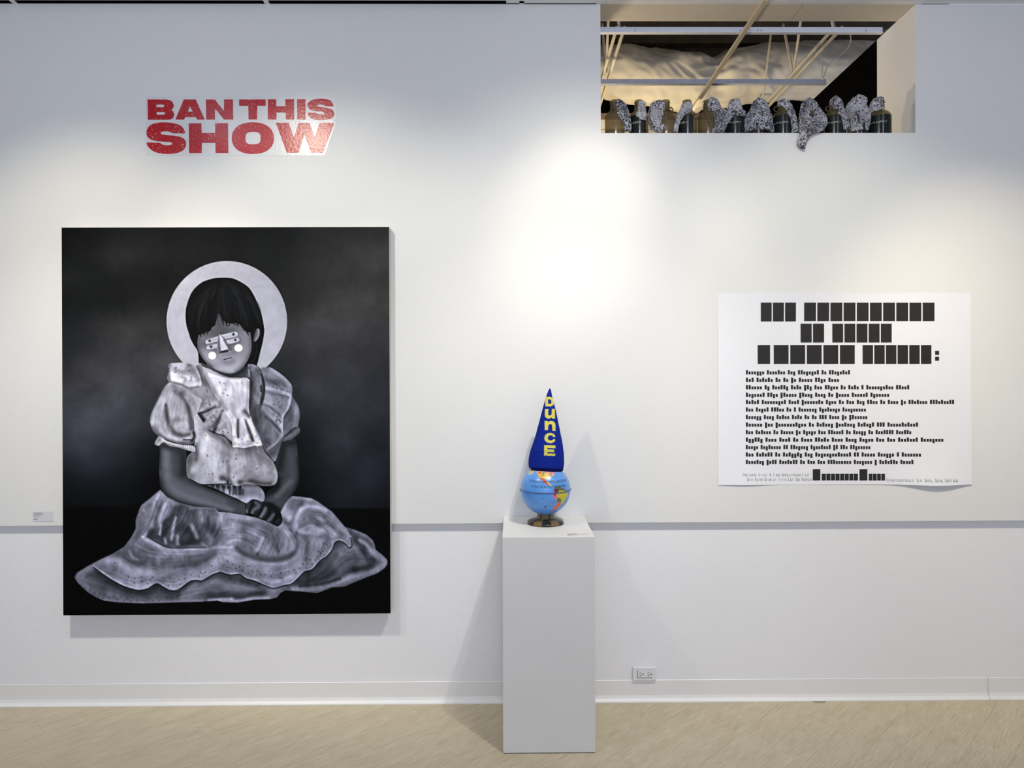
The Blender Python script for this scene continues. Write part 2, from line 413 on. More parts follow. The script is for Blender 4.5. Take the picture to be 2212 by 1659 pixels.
# ------------------------------------------------------------------ outlet
a = P(1366, 1470, 0.02); b = P(1417, 1444, 0.02)
out = empty('wall_outlet', ((a.x + b.x) / 2, 0.025, (a.z + b.z) / 2 ), 'white horizontal double socket outlet sitting on top of the baseboard', 'outlet')
oxc, ozc = (a.x + b.x) / 2, max((a.z + b.z) / 2, 0.1065 + 0.033)
hw, hh = 0.0575, 0.033
def ob(o): return adopt(o, out)
ob(boxobj('cover_plate', oxc - hw, oxc + hw, 0.008, 0.0250, ozc - hh, ozc + hh, M_white, None, 0.003))
ob(boxobj('socket_surround', oxc - 0.0355, oxc + 0.0355, 0.0066, 0.0085, ozc - 0.0185, ozc + 0.0175, M_dark))
rc = ob(boxobj('receptacle', oxc - 0.0335, oxc + 0.0355, 0.0050, 0.0080, ozc - 0.0165, ozc + 0.0175, M_white, None, 0.0006))
for cxo in (-0.021, 0.0185):
    for dz in (-0.0065, 0.0065):
        bm = bmesh.new(); box(bm, oxc + cxo - 0.0045, oxc + cxo + 0.0045, 0.0044, 0.0052, ozc + dz - 0.0012, ozc + dz + 0.0012)
        o = bmobj('slot', bm, M_dark, rc)
    me = lathe([(0.0, 0.0), (0.0032, 0.0), (0.0032, 0.0008), (0.0, 0.0008)], 14); me.transform(Matrix.Translation((oxc + cxo + 0.0125, 0.0052, ozc)) @ Matrix.Rotation(PI / 2, 4, 'X'))
    o = link('ground_hole', me, M_dark, rc)
for cxo in (-0.049, 0.049):
    me = lathe([(0.0, 0.0), (0.0028, 0.0), (0.0024, 0.0009), (0.0, 0.001)], 14); me.transform(Matrix.Translation((oxc + cxo, 0.0082, ozc)) @ Matrix.Rotation(PI / 2, 4, 'X'))
    ob(link('screw', me, M_tee))

# ------------------------------------------------------------------ captions
def caption(name, corners, y, lines, label, m):
    (u0, v0), (u1, v1) = corners; a = P(u0, v0, y); b = P(u1, v1, y)
    t = boxobj(name, a.x, b.x, y, -0.0002, b.z, a.z, m); tag(t, label, 'caption')
    return t, a, b
M_paper = mat('caption_paper', (0.68, 0.68, 0.72), 0.6, var=0.01)
cap, a, b = caption('caption_card', ((70.5, 1105), (115, 1126.5)), -0.0015, 0, 'small pale caption card on the wall left of the portrait', M_paper)
rr = random.Random(2)
for v, u1 in ((1108.5, 92), (1111.3, 91), (1122.2, 80)):
    bm = bmesh.new(); u = 73
    while u < u1:
        w = rr.uniform(0.8, 1.8); q = P(u, v, -0.0019); box(bm, q.x, q.x + w * 0.002, -0.0019, -0.0014, q.z - 0.0013, q.z + 0.0013); u += w + 0.6
    o = bmobj('printed_line', bm, M_dark, cap); o['kind'] = 'stuff'
for txt, v, s in (('Oil on canvas', 1114.2, 0.0042), ('72" x 60"', 1116.8, 0.0040)):
    me = text_mesh(txt, s * 1.35); me.transform(Matrix.Rotation(PI / 2, 4, 'X')); xm = min(vv.co.x for vv in me.vertices)
    q = P(73, v, -0.0018); me.transform(Matrix.Translation((q.x - xm, -0.0018, q.z))); link('printed_line', me, M_dark, cap)
# caption lying on the pedestal top
M_film = mat('caption_film', (0.72, 0.71, 0.68), 0.4, var=0.01)
pc = boxobj('caption_card', 0.235, 0.345, -0.445, -0.385, PH, PH + 0.0004, M_film)
tag(pc, 'clear caption label flat on the pedestal top at its front right corner', 'caption')
faded = mat('faded_ink', (0.16, 0.15, 0.12), 0.7)
for r, (y, xa, xb) in enumerate(((-0.395, 0.240, 0.283), (-0.405, 0.240, 0.330), (-0.415, 0.240, 0.283), (-0.433, 0.240, 0.262))):
    bm = bmesh.new(); x = xa
    while x < xb:
        w = rr.uniform(0.0018, 0.004); box(bm, x, min(x + w, xb), y - 0.0026, y + 0.0026, PH + 0.0004, PH + 0.0006); x += w + 0.0012
    o = bmobj('printed_line', bm, faded, pc); o['kind'] = 'stuff'
# ------------------------------------------------------------------ the red wall lettering
sign = empty('wall_sign', (P(520, 270).x, 0, P(520, 270).z), 'big glossy red lettering reading BAN THIS SHOW high on the wall', 'sign')
n = NT('sign_backing'); n.b.inputs['Base Color'].default_value = (0.76, 0.76, 0.77, 1); n.b.inputs['Roughness'].default_value = 0.26; n.b.inputs['Specular IOR Level'].default_value = 0.36
n.bump(n.noise(75, 3), 0.34, 0.002); M_back = n.m
n = NT('red_vinyl')
sp = n.noise(150, 2, rough=0.8); big = n.noise(14, 2)
mu = n.node('ShaderNodeMath', operation='MULTIPLY_ADD'); n.link(big, mu.inputs[0]); mu.inputs[1].default_value = 0.28; n.link(sp, mu.inputs[2])
n.link(n.ramp(mu.outputs[0], [(0.0, rgb(180, 10, 30)), (0.80, rgb(184, 12, 34)), (0.845, (0.75, 0.6, 0.6, 1))]), n.b.inputs['Base Color'])
n.b.inputs['Roughness'].default_value = 0.26; n.b.inputs['Specular IOR Level'].default_value = 0.36
n.bump(n.noise(75, 3), 0.34, 0.002); M_red = n.m
def zs(x, y): 
    q = P(290 + x / 4.809, 190 + y / 4.809, -0.0015); return (q.x, q.z)
def sell(cx, cy, rx, ry, e, n_=48):
    o = []
    for k in range(n_):
        a = 2 * PI * k / n_; c, s = math.cos(a), math.sin(a)
        o.append((cx + rx * math.copysign(abs(c) ** (2 / e), c), cy + ry * math.copysign(abs(s) ** (2 / e), s)))
    return o
CUT = lambda s: [tuple(float(q) for q in t.split(',')) for t in s.split()]
letters = [
 ([CUT("137,120 330,120 368,126 395,143 409,168 411,193 401,214 386,227 404,243 415,270 411,298 394,320 360,330 143,330"),
   CUT("236,172 300,172 312,179 312,193 300,200 236,200 231,194 231,178"), CUT("236,250 308,250 320,258 320,271 308,278 236,278 232,272 232,256")]),
 ([CUT("515,120 640,120 732,328 655,328 641,302 529,302 518,328 428,328"), CUT("578,190 608,246 556,246")]),
 ([CUT("745,120 838,120 932,240 932,120 1025,120 1027,328 932,328 838,212 838,328 748,328")]),
 ([CUT("1090,120 1365,120 1365,185 1278,185 1275,327 1188,327 1185,185 1090,185")]),
 ([CUT("1388,118 1475,118 1475,190 1572,190 1570,118 1660,118 1662,327 1575,327 1575,255 1477,255 1477,327 1388,327")]),
 ([CUT("1692,118 1778,118 1778,327 1692,327")]),
 ([catmull(CUT("2068,187 2030,189 1985,187 1960,175 1925,171 1899,179 1912,193 1960,200 2035,215 2068,240 2079,275 2062,308 2005,328 1930,334 1860,325 1818,298 1802,257 1845,257 1888,257 1905,270 1940,276 1973,269 1972,253 1940,245 1870,238 1822,220 1801,188 1808,155 1850,125 1930,111 2010,120 2052,145"), True, 3)]),
 ([catmull(CUT("524,470 460,471 395,470 368,455 318,450 275,460 285,480 335,490 430,498 505,520 537,565 532,612 500,652 430,678 330,685 230,670 162,630 129,570 200,569 265,570 292,588 340,595 385,590 396,576 370,562 280,556 190,543 140,510 127,460 145,410 190,375 290,357 400,365 480,390 515,430"), True, 3)]),
 ([CUT("567,367 697,367 700,467 840,467 840,366 973,366 977,675 845,675 843,570 702,570 700,676 570,676")]),
 ([sell(1232, 521, 219, 164, 2.25), sell(1234, 521, 79, 65, 2.9)]),
 ([CUT("1470,362 1605,362 1657,517 1708,362 1822,362 1872,517 1925,362 2078,362 1960,672 1838,672 1765,480 1706,672 1585,672")]),
]
me = shape_mesh([[zs(*q) for q in CUT("112,92 2090,88 2102,250 2095,310 2078,345 2098,350 1978,700 120,702 108,540 118,350")]], 0.0006)
me.transform(Matrix.Translation((0, -0.0006, 0))); adopt(link('backing_film', me, M_back), sign)
for L in letters:
    me = shape_mesh([[zs(*q) for q in o] for o in L], 0.0010)
    me.transform(Matrix.Translation((0, -0.0016, 0))); adopt(link('letter', me, M_red), sign)

# ------------------------------------------------------------------ paper poster (generic stand-in for a known text work)
a = P(1550, 635); b = P(2098, 1045)
def paper_y(x, z):
    s = (x - a.x) / (b.x - a.x); t = (a.z - z) / (a.z - b.z)
    y = 0.0020 + 0.0015 * math.sin(s * 5 + 1) * math.sin(t * 4)
    y += 0.020 * math.exp(-((s - 0.86) / 0.11) ** 2) * max(0, (t - 0.72) / 0.28) ** 2
    y += 0.006 * math.exp(-((s - 0.10) / 0.09) ** 2) * max(0, (t - 0.80) / 0.2) ** 2
    y += 0.006 * math.exp(-((s - 0.30) / 0.25) ** 2) * max(0, (0.12 - t) / 0.12) ** 2
    return -y
NX, NZ = 70, 50; vs = []; fs = []
for off in (0, 0.0005):
    for i in range(NX + 1):
        for j in range(NZ + 1):
            x = a.x + (b.x - a.x) * i / NX; z = a.z + (b.z - a.z) * j / NZ
            s = i / NX; t = j / NZ
            zz_ = z + (0.004 * math.sin(s * 9) * (1 - t) if t < 1 else 0) * 0.6 - (0.006 * math.exp(-((s - 0.86) / 0.13) ** 2) * t ** 4)
            vs.append((x, paper_y(x, z) + off, zz_))
n1 = (NX + 1) * (NZ + 1)
for i in range(NX):
    for j in range(NZ):
        q = (i * (NZ + 1) + j, i * (NZ + 1) + j + 1, (i + 1) * (NZ + 1) + j + 1, (i + 1) * (NZ + 1) + j)
        fs += [q, tuple(n1 + k for k in reversed(q))]
rim = [i * (NZ + 1) for i in range(NX)] + [NX * (NZ + 1) + j for j in range(NZ)] + [i * (NZ + 1) + NZ for i in range(NX, 0, -1)] + [j for j in range(NZ, 0, -1)]
for k in range(len(rim)): p_, q_ = rim[k], rim[(k + 1) % len(rim)]; fs.append((p_, q_, n1 + q_, n1 + p_))
M_sheet = mat('poster_paper', (0.88, 0.88, 0.93), 0.45, var=0.008, scale=3)
poster = link('poster', fromdata(vs, fs, False), M_sheet)
tag(poster, 'large white paper poster with rows of bold black print on the right of the wall', 'poster')
M_ink = mat('poster_ink', (0.012, 0.010, 0.009), 0.55, var=0.2)
def zp(x, y): q = P(1540 + x / 3.686, 620 + y / 3.686, -0.002); return q.x, q.z
def mark(bm, x0, x1, y0, y1, sh=0.0):
    X0, Z0 = zp(x0, y0); X1, Z1 = zp(x1, y1); N = max(1, int((x1 - x0) / 30)); row = []
    for i in range(N + 1):
        t = i / N; x = X0 + (X1 - X0) * t
        row.append((bm.verts.new((x + sh * (Z0 - Z1), paper_y(x, Z0) - 0.0005, Z0)), bm.verts.new((x, paper_y(x, Z1) - 0.0005, Z1))))
    for i in range(N): bm.faces.new((row[i][0], row[i][1], row[i + 1][1], row[i + 1][0]))
def word(x0, x1, y0, y1, nl, r, kind):
    bm = bmesh.new(); w = (x1 - x0) / nl
    for i in range(nl):
        g0, g1 = x0 + i * w, x0 + (i + 1) * w - w * (0.10 if kind == 'head' else 0.18)
        k = r.random()
        if kind == 'head':
            h = y1 - y0; mid = (g0 + g1) / 2
            mark(bm, g0, g1, y0, y1)
        else:
            h = y1 - y0; xh = y0 + h * 0.30
            mark(bm, g0 + w * .06, g1, (y0 if i == 0 or k < 0.2 else xh), y1 + (h * .3 if k > 0.9 else 0))
    return bm
rp = random.Random(11)
def addw(name, bm): bmobj(name, bm, M_ink, poster)
for x0, x1, y0, y1, nl in ((380, 670, 125, 275, 3), (725, 1775, 125, 272, 10), (697, 895, 292, 442, 2), (950, 1434, 292, 442, 5), (355, 466, 462, 612, 1), (483, 1143, 462, 612, 5), (1192, 1750, 462, 612, 6)):
    addw('headline_block', word(x0, x1, y0, y1, nl, rp, 'head'))
bm = bmesh.new(); mark(bm, 1770, 1802, 508, 540); mark(bm, 1770, 1802, 555, 587); addw('headline_block', bm)
rows = [(682, 1095, (7, 7, 3, 8, 2, 8)), (742, 1008, (3, 6, 2, 2, 2, 5, 4, 4)), (801, 1568, (6, 2, 6, 4, 3, 3, 5, 2, 4, 1, 10, 5)), (861, 1408, (7, 4, 6, 5, 4, 2, 5, 6, 7)),
        (918, 1925, (5, 9, 4, 8, 4, 2, 3, 3, 4, 2, 4, 2, 7, 9)), (978, 1222, (3, 5, 5, 2, 1, 7, 8, 9)), (1038, 1233, (6, 4, 5, 4, 2, 2, 3, 4, 2, 7)), (1098, 1637, (6, 3, 11, 2, 6, 7, 6, 3, 11)),
        (1158, 1583, (3, 6, 2, 5, 2, 5, 3, 6, 2, 5, 2, 7, 6)), (1218, 1838, (6, 4, 4, 2, 4, 5, 4, 4, 5, 3, 3, 7, 8)), (1277, 1256, (5, 8, 2, 7, 8, 2, 3, 8)),
        (1336, 1657, (3, 6, 2, 7, 3, 13, 2, 5, 6, 1, 7)), (1395, 1596, (7, 4, 7, 2, 3, 3, 9, 7, 1, 7, 5))]
for yc, xe, ws in rows:
    tot = sum(ws) + 0.75 * (len(ws) - 1); cw = (xe - 260) / tot; x = 260
    for k in ws: addw('print_word', word(x, x + k * cw, yc - 20, yc + 14, k, rp, 'body')); x += (k + 0.75) * cw
def thin(x0, x1, y0, y1, ws):
    tot = sum(ws) + 0.7 * (len(ws) - 1); cw = (x1 - x0) / tot; x = x0; bm = bmesh.new()
    for k in ws:
        for i in range(k):
            g = x + i * cw; hh_ = y0 + (y1 - y0) * (0 if i == 0 else 0.3)
            mark(bm, g, g + 2.6, hh_, y1)
            if rp.random() < .6: mark(bm, g + cw * .5, g + cw * .5 + 2.2, y0 + (y1 - y0) * .3, y1)
            if rp.random() < .6: mark(bm, g, g + cw * .6, y1 - 2.6, y1)
        x += (k + 0.7) * cw
    addw('small_print', bm)
thin(238, 772, 1480, 1505, (6, 4, 1, 3, 8, 3)); thin(273, 790, 1515, 1543, (3, 4, 6, 4, 3, 2, 5)); thin(1382, 1945, 1520, 1548, (10, 2, 3, 3, 5))
addw('headline_block', word(795, 862, 1450, 1540, 1, rp, 'head')); addw('headline_block', word(866, 1158, 1487, 1540, 8, rp, 'head'))
addw('headline_block', word(1166, 1236, 1450, 1540, 1, rp, 'head')); addw('headline_block', word(1240, 1372, 1487, 1540, 4, rp, 'head'))

# ------------------------------------------------------------------ numpy painter for printed / painted surfaces
class Canvas:
    def __init__(s, u0, v0, u1, v1, res, col):
        s.u0, s.v0, s.res = u0, v0, res
        s.w = int(round((u1 - u0) * res)); s.h = int(round((v1 - v0) * res))
        s.a = np.empty((s.h, s.w, 3)); s.a[:] = col
        s.k = (0, 0, 1.0); s.clip = None
    def pts(s, p):
        if isinstance(p, str): p = CUT(p)
        ox_, oy_, sc = s.k
        return np.array([((ox_ + x / sc - s.u0) * s.res, (oy_ + y / sc - s.v0) * s.res) for x, y in p])
    def mask(s, p, feather=1.0, smooth=True):
        q = s.pts(p)
        if smooth: q = np.array(catmull([tuple(t) for t in q], True, 5))
        m = np.zeros((s.h, s.w)); x = q[:, 0]; y = q[:, 1]; x2 = np.roll(x, -1); y2 = np.roll(y, -1)
        SS = 3; xc = np.arange(s.w)
        for r in range(max(0, int(y.min())), min(s.h, int(y.max()) + 1)):
            for k in range(SS):
                yy = r + (k + 0.5) / SS
                c = ((y <= yy) & (y2 > yy)) | ((y2 <= yy) & (y > yy))
                if not c.any(): continue
                xs_ = np.sort(x[c] + (yy - y[c]) / (y2[c] - y[c]) * (x2[c] - x[c]))
                for i in range(0, len(xs_) - 1, 2):
                    i0 = max(0, int(xs_[i]) - 1); i1 = min(s.w, int(xs_[i + 1]) + 2)
                    m[r, i0:i1] += np.clip(np.minimum(xc[i0:i1] + 1, xs_[i + 1]) - np.maximum(xc[i0:i1], xs_[i]), 0, 1) / SS
        if feather > 1: m = blur(m, feather)
        return m
    def put(s, m, col, al=1.0):
        if s.clip is not None: m = m * s.clip
        m = (m * al)[..., None]; s.a = s.a * (1 - m) + np.asarray(col, float) * m
    def poly(s, p, col, feather=1.0, smooth=True, al=1.0):
        m = s.mask(p, feather, smooth); s.put(m, col, al); return m
    def st(s, p, w, col, al=0.8, hard=False):
        """brush stroke; w = half width in photo pixels, single number or per point"""
        q0 = s.pts(p); n_ = 5
        if len(q0) > 1: q = np.array(catmull([tuple(t) for t in q0], False, n_))
        else: q = np.vstack([q0, q0 + 0.01])
        ws = np.asarray(w if hasattr(w, '__len__') else [w] * len(q0), float) * s.res
        wq = np.interp(np.linspace(0, 1, len(q)), np.linspace(0, 1, len(ws)), ws)
        R = wq.max() * 2.6 + 2
        x0 = int(max(0, q[:, 0].min() - R)); x1_ = int(min(s.w, q[:, 0].max() + R)); y0 = int(max(0, q[:, 1].min() - R)); y1 = int(min(s.h, q[:, 1].max() + R))
        if x1_ <= x0 or y1 <= y0: return
        X, Y = np.meshgrid(np.arange(x0, x1_) + .5, np.arange(y0, y1) + .5); best = np.full(X.shape, 1e9)
        for i in range(len(q) - 1):
            ax, ay = q[i]; dx, dy = q[i + 1] - q[i]; L = dx * dx + dy * dy + 1e-9
            t = np.clip(((X - ax) * dx + (Y - ay) * dy) / L, 0, 1)
            d_ = np.hypot(X - ax - t * dx, Y - ay - t * dy) / np.maximum(wq[i] + (wq[i + 1] - wq[i]) * t, 0.25)
            best = np.minimum(best, d_)
        m = np.clip((1.25 - best) * 2.5, 0, 1) if hard else np.exp(-best ** 2)
        if s.clip is not None: m = m * s.clip[y0:y1, x0:x1_]
        m = (m * al)[..., None]; s.a[y0:y1, x0:x1_] = s.a[y0:y1, x0:x1_] * (1 - m) + np.asarray(col, float) * m
    def sample(s, u, v):
        x = np.clip((u - s.u0) * s.res - .5, 0, s.w - 1.001); y = np.clip((v - s.v0) * s.res - .5, 0, s.h - 1.001)
        i = x.astype(int); j = y.astype(int); fx = (x - i)[..., None]; fy = (y - j)[..., None]
        return (s.a[j, i] * (1 - fx) + s.a[j, i + 1] * fx) * (1 - fy) + (s.a[j + 1, i] * (1 - fx) + s.a[j + 1, i + 1] * fx) * fy
def blur(m, r):
    k = max(1, int(r)); 
    for _ in range(2):
        for ax in (0, 1):
            p_ = np.pad(m, [(k + 1, k) if i == ax else (0, 0) for i in range(2)], mode='edge'); c = np.cumsum(p_, axis=ax)
            m = (np.take(c, range(2 * k + 1, c.shape[ax]), ax) - np.take(c, range(0, c.shape[ax] - 2 * k - 1), ax)) / (2 * k + 1)
    return m
def fnoise(h, w, cell, seed, octs=4, ax=1.0):
    r = np.random.RandomState(seed); o = np.zeros((h, w)); amp = 1; tot = 0
    for k in range(octs):
        cy = max(1.5, cell / ax); cx = cell
        gh, gw = int(h / cy) + 3, int(w / cx) + 3; g = r.rand(gh, gw)
        y = np.arange(h) / cy; x = np.arange(w) / cx; j = y.astype(int); i = x.astype(int); fy = (y - j)[:, None]; fx = (x - i)[None]
        fy = fy * fy * (3 - 2 * fy); fx = fx * fx * (3 - 2 * fx)
        a_ = g[j][:, i]; b_ = g[j][:, i + 1]; c_ = g[j + 1][:, i]; d_ = g[j + 1][:, i + 1]
        o += amp * ((a_ * (1 - fx) + b_ * fx) * (1 - fy) + (c_ * (1 - fx) + d_ * fx) * fy); tot += amp; amp *= .5; cell /= 2
        if cell < 1.5: break
    return o / tot * 2 - 1
def srgb_lin(a_): a_ = np.clip(a_, 0, 255) / 255; return np.where(a_ <= .04045, a_ / 12.92, ((a_ + .055) / 1.055) ** 2.4)
def proj_np(co):
    d_ = co - np.array(CAM); x = d_ @ np.array(R_); y = d_ @ np.array(U_); z = d_ @ np.array(fwd)
    return W0 / 2 + sx + F * x / z, H0 / 2 + sy - F * y / z
def grid_mesh(nx, ny, co):
    me = bpy.data.meshes.new('g'); me.vertices.add((nx + 1) * (ny + 1)); me.vertices.foreach_set('co', co.astype(np.float32).ravel())
    i, j = np.meshgrid(np.arange(nx), np.arange(ny), indexing='ij'); b_ = (i * (ny + 1) + j).ravel()
    q = np.stack([b_, b_ + ny + 1, b_ + ny + 2, b_ + 1], 1); N = len(q)
    me.loops.add(N * 4); me.loops.foreach_set('vertex_index', q.ravel().astype(np.int32)); me.polygons.add(N)
    me.polygons.foreach_set('loop_start', np.arange(0, N * 4, 4, dtype=np.int32)); me.update(calc_edges=True); return me
def set_paint(me, colr):
    at = me.color_attributes.new('paint', 'FLOAT_COLOR', 'POINT'); c = np.ones((len(colr), 4), np.float32); c[:, :3] = colr
    at.data.foreach_set('color', c.ravel())
def vco(me): a_ = np.empty(len(me.vertices) * 3, np.float32); me.vertices.foreach_get('co', a_); return a_.reshape(-1, 3).astype(float)
# ------------------------------------------------------------------ globe
gy = -0.175
gc = P(1178, 1057, gy); GR = 54 / 1500 * (gy + 3.42)
glb = empty('globe', (gc.x, gy, PH), 'blue tin globe with handwriting across it standing on the pedestal', 'globe')
cv = Canvas(1108, 985, 1252, 1165, 6, (90, 152, 226)); cv.k = (1110, 990, 9.757)
def g(p, c, sm=True): cv.poly(p, c, 1, sm)
cv.a += fnoise(cv.h, cv.w, 60, 3)[..., None] * 7
rs = np.random.RandomState(4)
for k in range(330):
    x, y = rs.uniform(140, 1190), rs.uniform(240, 1150); cv.st([(x, y), (x + rs.uniform(-14, 14), y + rs.uniform(-5, 5))], .22, (50, 90, 150), .7)
for k in range(120):
    x, y = rs.uniform(840, 1150), rs.uniform(280, 450); cv.st([(x, y)], .35, (50, 80, 140), .6)
for x in (300, 460, 600, 740, 880): cv.st([(x, 240), (x - (600 - x) * .15, 650), (x + (600 - x) * .4, 1100)], .15, (60, 110, 175), .7)
for y in (430, 560, 790, 900, 1010): cv.st([(150, y), (650, y + 45), (1180, y)], .15, (60, 110, 175), .7)
g("500,228 620,232 860,250 872,290 830,335 700,335 640,292 500,280", (214, 122, 162))
g("500,275 640,285 700,322 830,330 852,350 800,382 785,410 705,400 690,442 660,432 640,442 600,420 540,402 492,362 486,320", (226, 196, 112))
for q, c in (("486,320 510,335 520,372 548,402 492,366", (222, 110, 70)), ("590,330 635,335 630,375 588,370", (200, 140, 60)), ("540,360 580,355 585,395 545,392", (170, 180, 90)),
             ("505,283 560,283 580,330 520,325", (205, 105, 60)), ("600,290 640,295 650,325 605,322", (120, 150, 90)), ("735,330 800,330 790,360 730,362", (150, 170, 110)), ("655,385 690,385 690,435 660,428", (235, 215, 130)),
             ("700,290 735,300 740,325 705,320", (235, 200, 90)), ("560,405 600,410 610,430 580,425", (235, 150, 60)), ("770,360 820,345 800,380 780,400", (225, 120, 130))): g(q, c)
g("530,402 600,420 650,440 682,470 700,520 742,530 792,575 772,592 700,548 640,522 600,470 560,430", (216, 88, 52))
g("745,545 790,560 800,585 770,590", (220, 200, 110)); g("720,515 745,510 755,535 735,545", (230, 215, 120))
for q in ([(800, 470), (850, 490)], [(870, 500), (900, 510)], [(850, 535), (880, 540)]): cv.st(q, .7, (150, 165, 110), .9)
g("868,600 960,588 1005,622 1050,648 960,685 900,655", (88, 108, 66)); g("848,640 930,650 945,700 880,735 852,702", (112, 34, 56))
g("1000,640 1060,648 1110,690 1040,690", (120, 70, 60)); g("955,690 1060,680 1130,722 1130,790 1092,850 1060,920 1000,976 972,972 990,930 960,880 902,800 920,740", (208, 196, 58))
g("830,722 880,727 912,790 916,850 900,892 850,852 825,790", (218, 124, 138)); g("840,740 870,738 880,800 850,800", (196, 50, 60))
g("930,832 975,850 1002,902 950,932 916,912 920,860", (70, 128, 76)); g("920,935 1000,942 960,1010 900,1062 840,1110 808,1124 832,1070 872,1000", (228, 108, 58))
for k in range(70):
    x, y = rs.uniform(930, 1120), rs.uniform(690, 930); cv.clip = None; cv.st([(x, y), (x + rs.uniform(-12, 12), y + rs.uniform(-4, 12))], .2, (150, 120, 40), .5)
m = sell(370, 285, 70, 42, 2, 20); m = [(370 + (x - 370) * .77 + (y - 285) * .63, 285 - (x - 370) * .63 + (y - 285) * .77) for x, y in m]
cv.poly(m, (222, 205, 120)); m = [(370 + (x - 370) * .78, 285 + (y - 285) * .78) for x, y in m]; cv.poly(m, (80, 90, 120)); m = [(370 + (x - 370) * .85, 285 + (y - 285) * .85) for x, y in m]; cv.poly(m, (226, 196, 130))
cv.st([(345, 300), (370, 280), (395, 262)], .8, (170, 110, 60), .8)
cv.poly("630,1020 700,1014 680,1034 645,1034", (30, 50, 100)); cv.st([(665, 1000)], .7, (40, 60, 110))
for k in range(12): x = 240 + rs.uniform(-15, 15); cv.st([(x, 470 + k * 10)], .4, (45, 80, 140), .7)
cv.clip = None
me = lathe([(GR * math.sin(t), -GR * math.cos(t)) for t in np.linspace(0.0, PI, 150)], 420)
me.transform(Matrix.Translation(gc)); co = vco(me); u, v = proj_np(co); colr = cv.sample(u, v)
backside = co[:, 1] > gy + GR * .12; colr[backside] = (90, 152, 226)
set_paint(me, srgb_lin(colr)); M_print = attr_mat('printed_tin', 0.28, coat=0.3)
sph = adopt(link('sphere', me, M_print), glb)
bm = bmesh.new(); rr_ = GR * 1.018
tube_bm(bm, [(gc.x + rr_ * math.cos(t), gy + rr_ * math.sin(t), gc.z + 0.001) for t in np.linspace(0, 2 * PI, 61)], 0.0021, 8, False)
adopt(bmobj('equator_band', bm, mat('band_metal', rgb(70, 100, 150)[:3], 0.35, metal=0.4), None, True), glb)
# handwriting wrapped on the sphere
def wrap_text(txt, u_, v_, size, width, tilt=0):
    me = text_mesh(txt, size, 0.15, 0.0); c = vco(me); w_ = c[:, 0].max() - c[:, 0].min(); s_ = width / w_
    for vv in me.vertices:
        x, y = vv.co.x * s_, vv.co.y + 0.0006 * math.sin(vv.co.x * 900)
        p = P(u_, v_, gy - GR * .9); dx = p.x - gc.x + x; dz = p.z - gc.z + y + tilt * x
        th = dx / GR; ph = math.asin(max(-.99, min(.99, dz / GR)))
        vv.co = Vector((gc.x + GR * 1.003 * math.cos(ph) * math.sin(th), gy - GR * 1.003 * math.cos(ph) * math.cos(th), gc.z + GR * 1.003 * math.sin(ph)))
    adopt(link('handwriting', me, M_dark), glb)
wrap_text('IF THERE IS ANY INTELLIGENCE OUT', 1189, 1041.5, 0.0145, 0.218)
wrap_text('IT MUST BE IN THE THE UNIVERSE', 1187, 1051.5, 0.0145, 0.178)
# foot: black and gold printed panels
prof = [(0.0, 0.0002), (0.0835, 0.0002), (0.086, 0.003), (0.086, 0.007), (0.0835, 0.0095), (0.0835, 0.0135), (0.078, 0.017), (0.058, 0.0225), (0.046, 0.025), (0.0415, 0.0275), (0.0375, 0.042), (0.0345, 0.049), (0.032, 0.056), (0.0, 0.056)]
pr2 = []
for i in range(len(prof) - 1):
    for k in range(4): t = k / 4; pr2.append((prof[i][0] * (1 - t) + prof[i + 1][0] * t, prof[i][1] * (1 - t) + prof[i + 1][1] * t))
me = lathe(pr2 + [prof[-1]], 240); co = vco(me); ang = np.degrees(np.arctan2(co[:, 1], co[:, 0])); r_ = np.hypot(co[:, 0], co[:, 1]); zc = co[:, 2]
gold = (((ang + 90 + 44) % 60) < 30); sp_ = rs.rand(len(co))
colr = np.where(gold[:, None], np.array([112, 90, 52]), np.array([16, 15, 12])) * (0.75 + .5 * sp_[:, None])
nk = (r_ < .0435) & (zc > .0255); gn = (((ang + 90 + 40) % 60) > 10); colr[nk] = np.where(gn[nk, None], np.array([112, 96, 66]), np.array([26, 22, 16])) * (0.75 + .5 * sp_[nk, None])
colr[(zc < .002)] = 12; colr[(r_ > .045) & (zc > .0175) & (sp_ > .8)] = (90, 78, 48)
set_paint(me, srgb_lin(colr)); me.transform(Matrix.Translation((gc.x, gy, PH)))
adopt(link('foot', me, attr_mat('foot_tin', 0.3)), glb)

# ------------------------------------------------------------------ dunce hat
hat = empty('dunce_hat', (gc.x, gy, gc.z + 0.08), 'tall pointed blue cloth hat with yellow letters spelling DUNCE on top of the globe', 'hat')
cv = Canvas(1135, 835, 1225, 1022, 6, (18, 40, 140)); cv.k = (1090, 820, 4.611); Yl = (214, 204, 92)
cv.a += fnoise(cv.h, cv.w, 14, 8)[..., None] * 6
g = lambda p, c=Yl, sm=False: cv.poly(p, c, 1, sm); BL = (18, 40, 140)
g("402,172 455,172 482,182 494,205 496,232 484,255 460,268 405,267"); g("432,196 452,196 464,206 466,226 460,242 434,243", BL)
g("402,292 436,292 434,345 442,358 458,358 468,345 470,290 502,290 503,388 473,388 470,374 450,388 425,388 404,372 400,350")
g("398,412 430,412 434,424 455,412 485,414 503,432 508,460 507,512 476,510 474,462 468,445 448,443 434,458 432,503 400,503")
g("508,566 486,574 478,560 458,553 438,560 428,582 438,602 458,608 480,602 489,588 507,600 494,622 462,634 426,628 402,608 395,582 404,552 428,534 462,530 492,542", Yl, False)
g("395,652 505,655 506,684 426,680 427,694 495,698 495,724 427,720 427,736 506,738 504,761 393,756")
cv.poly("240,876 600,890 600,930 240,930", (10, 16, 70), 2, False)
cv.st([(254, 880)], 1.0, (190, 200, 230), .9)
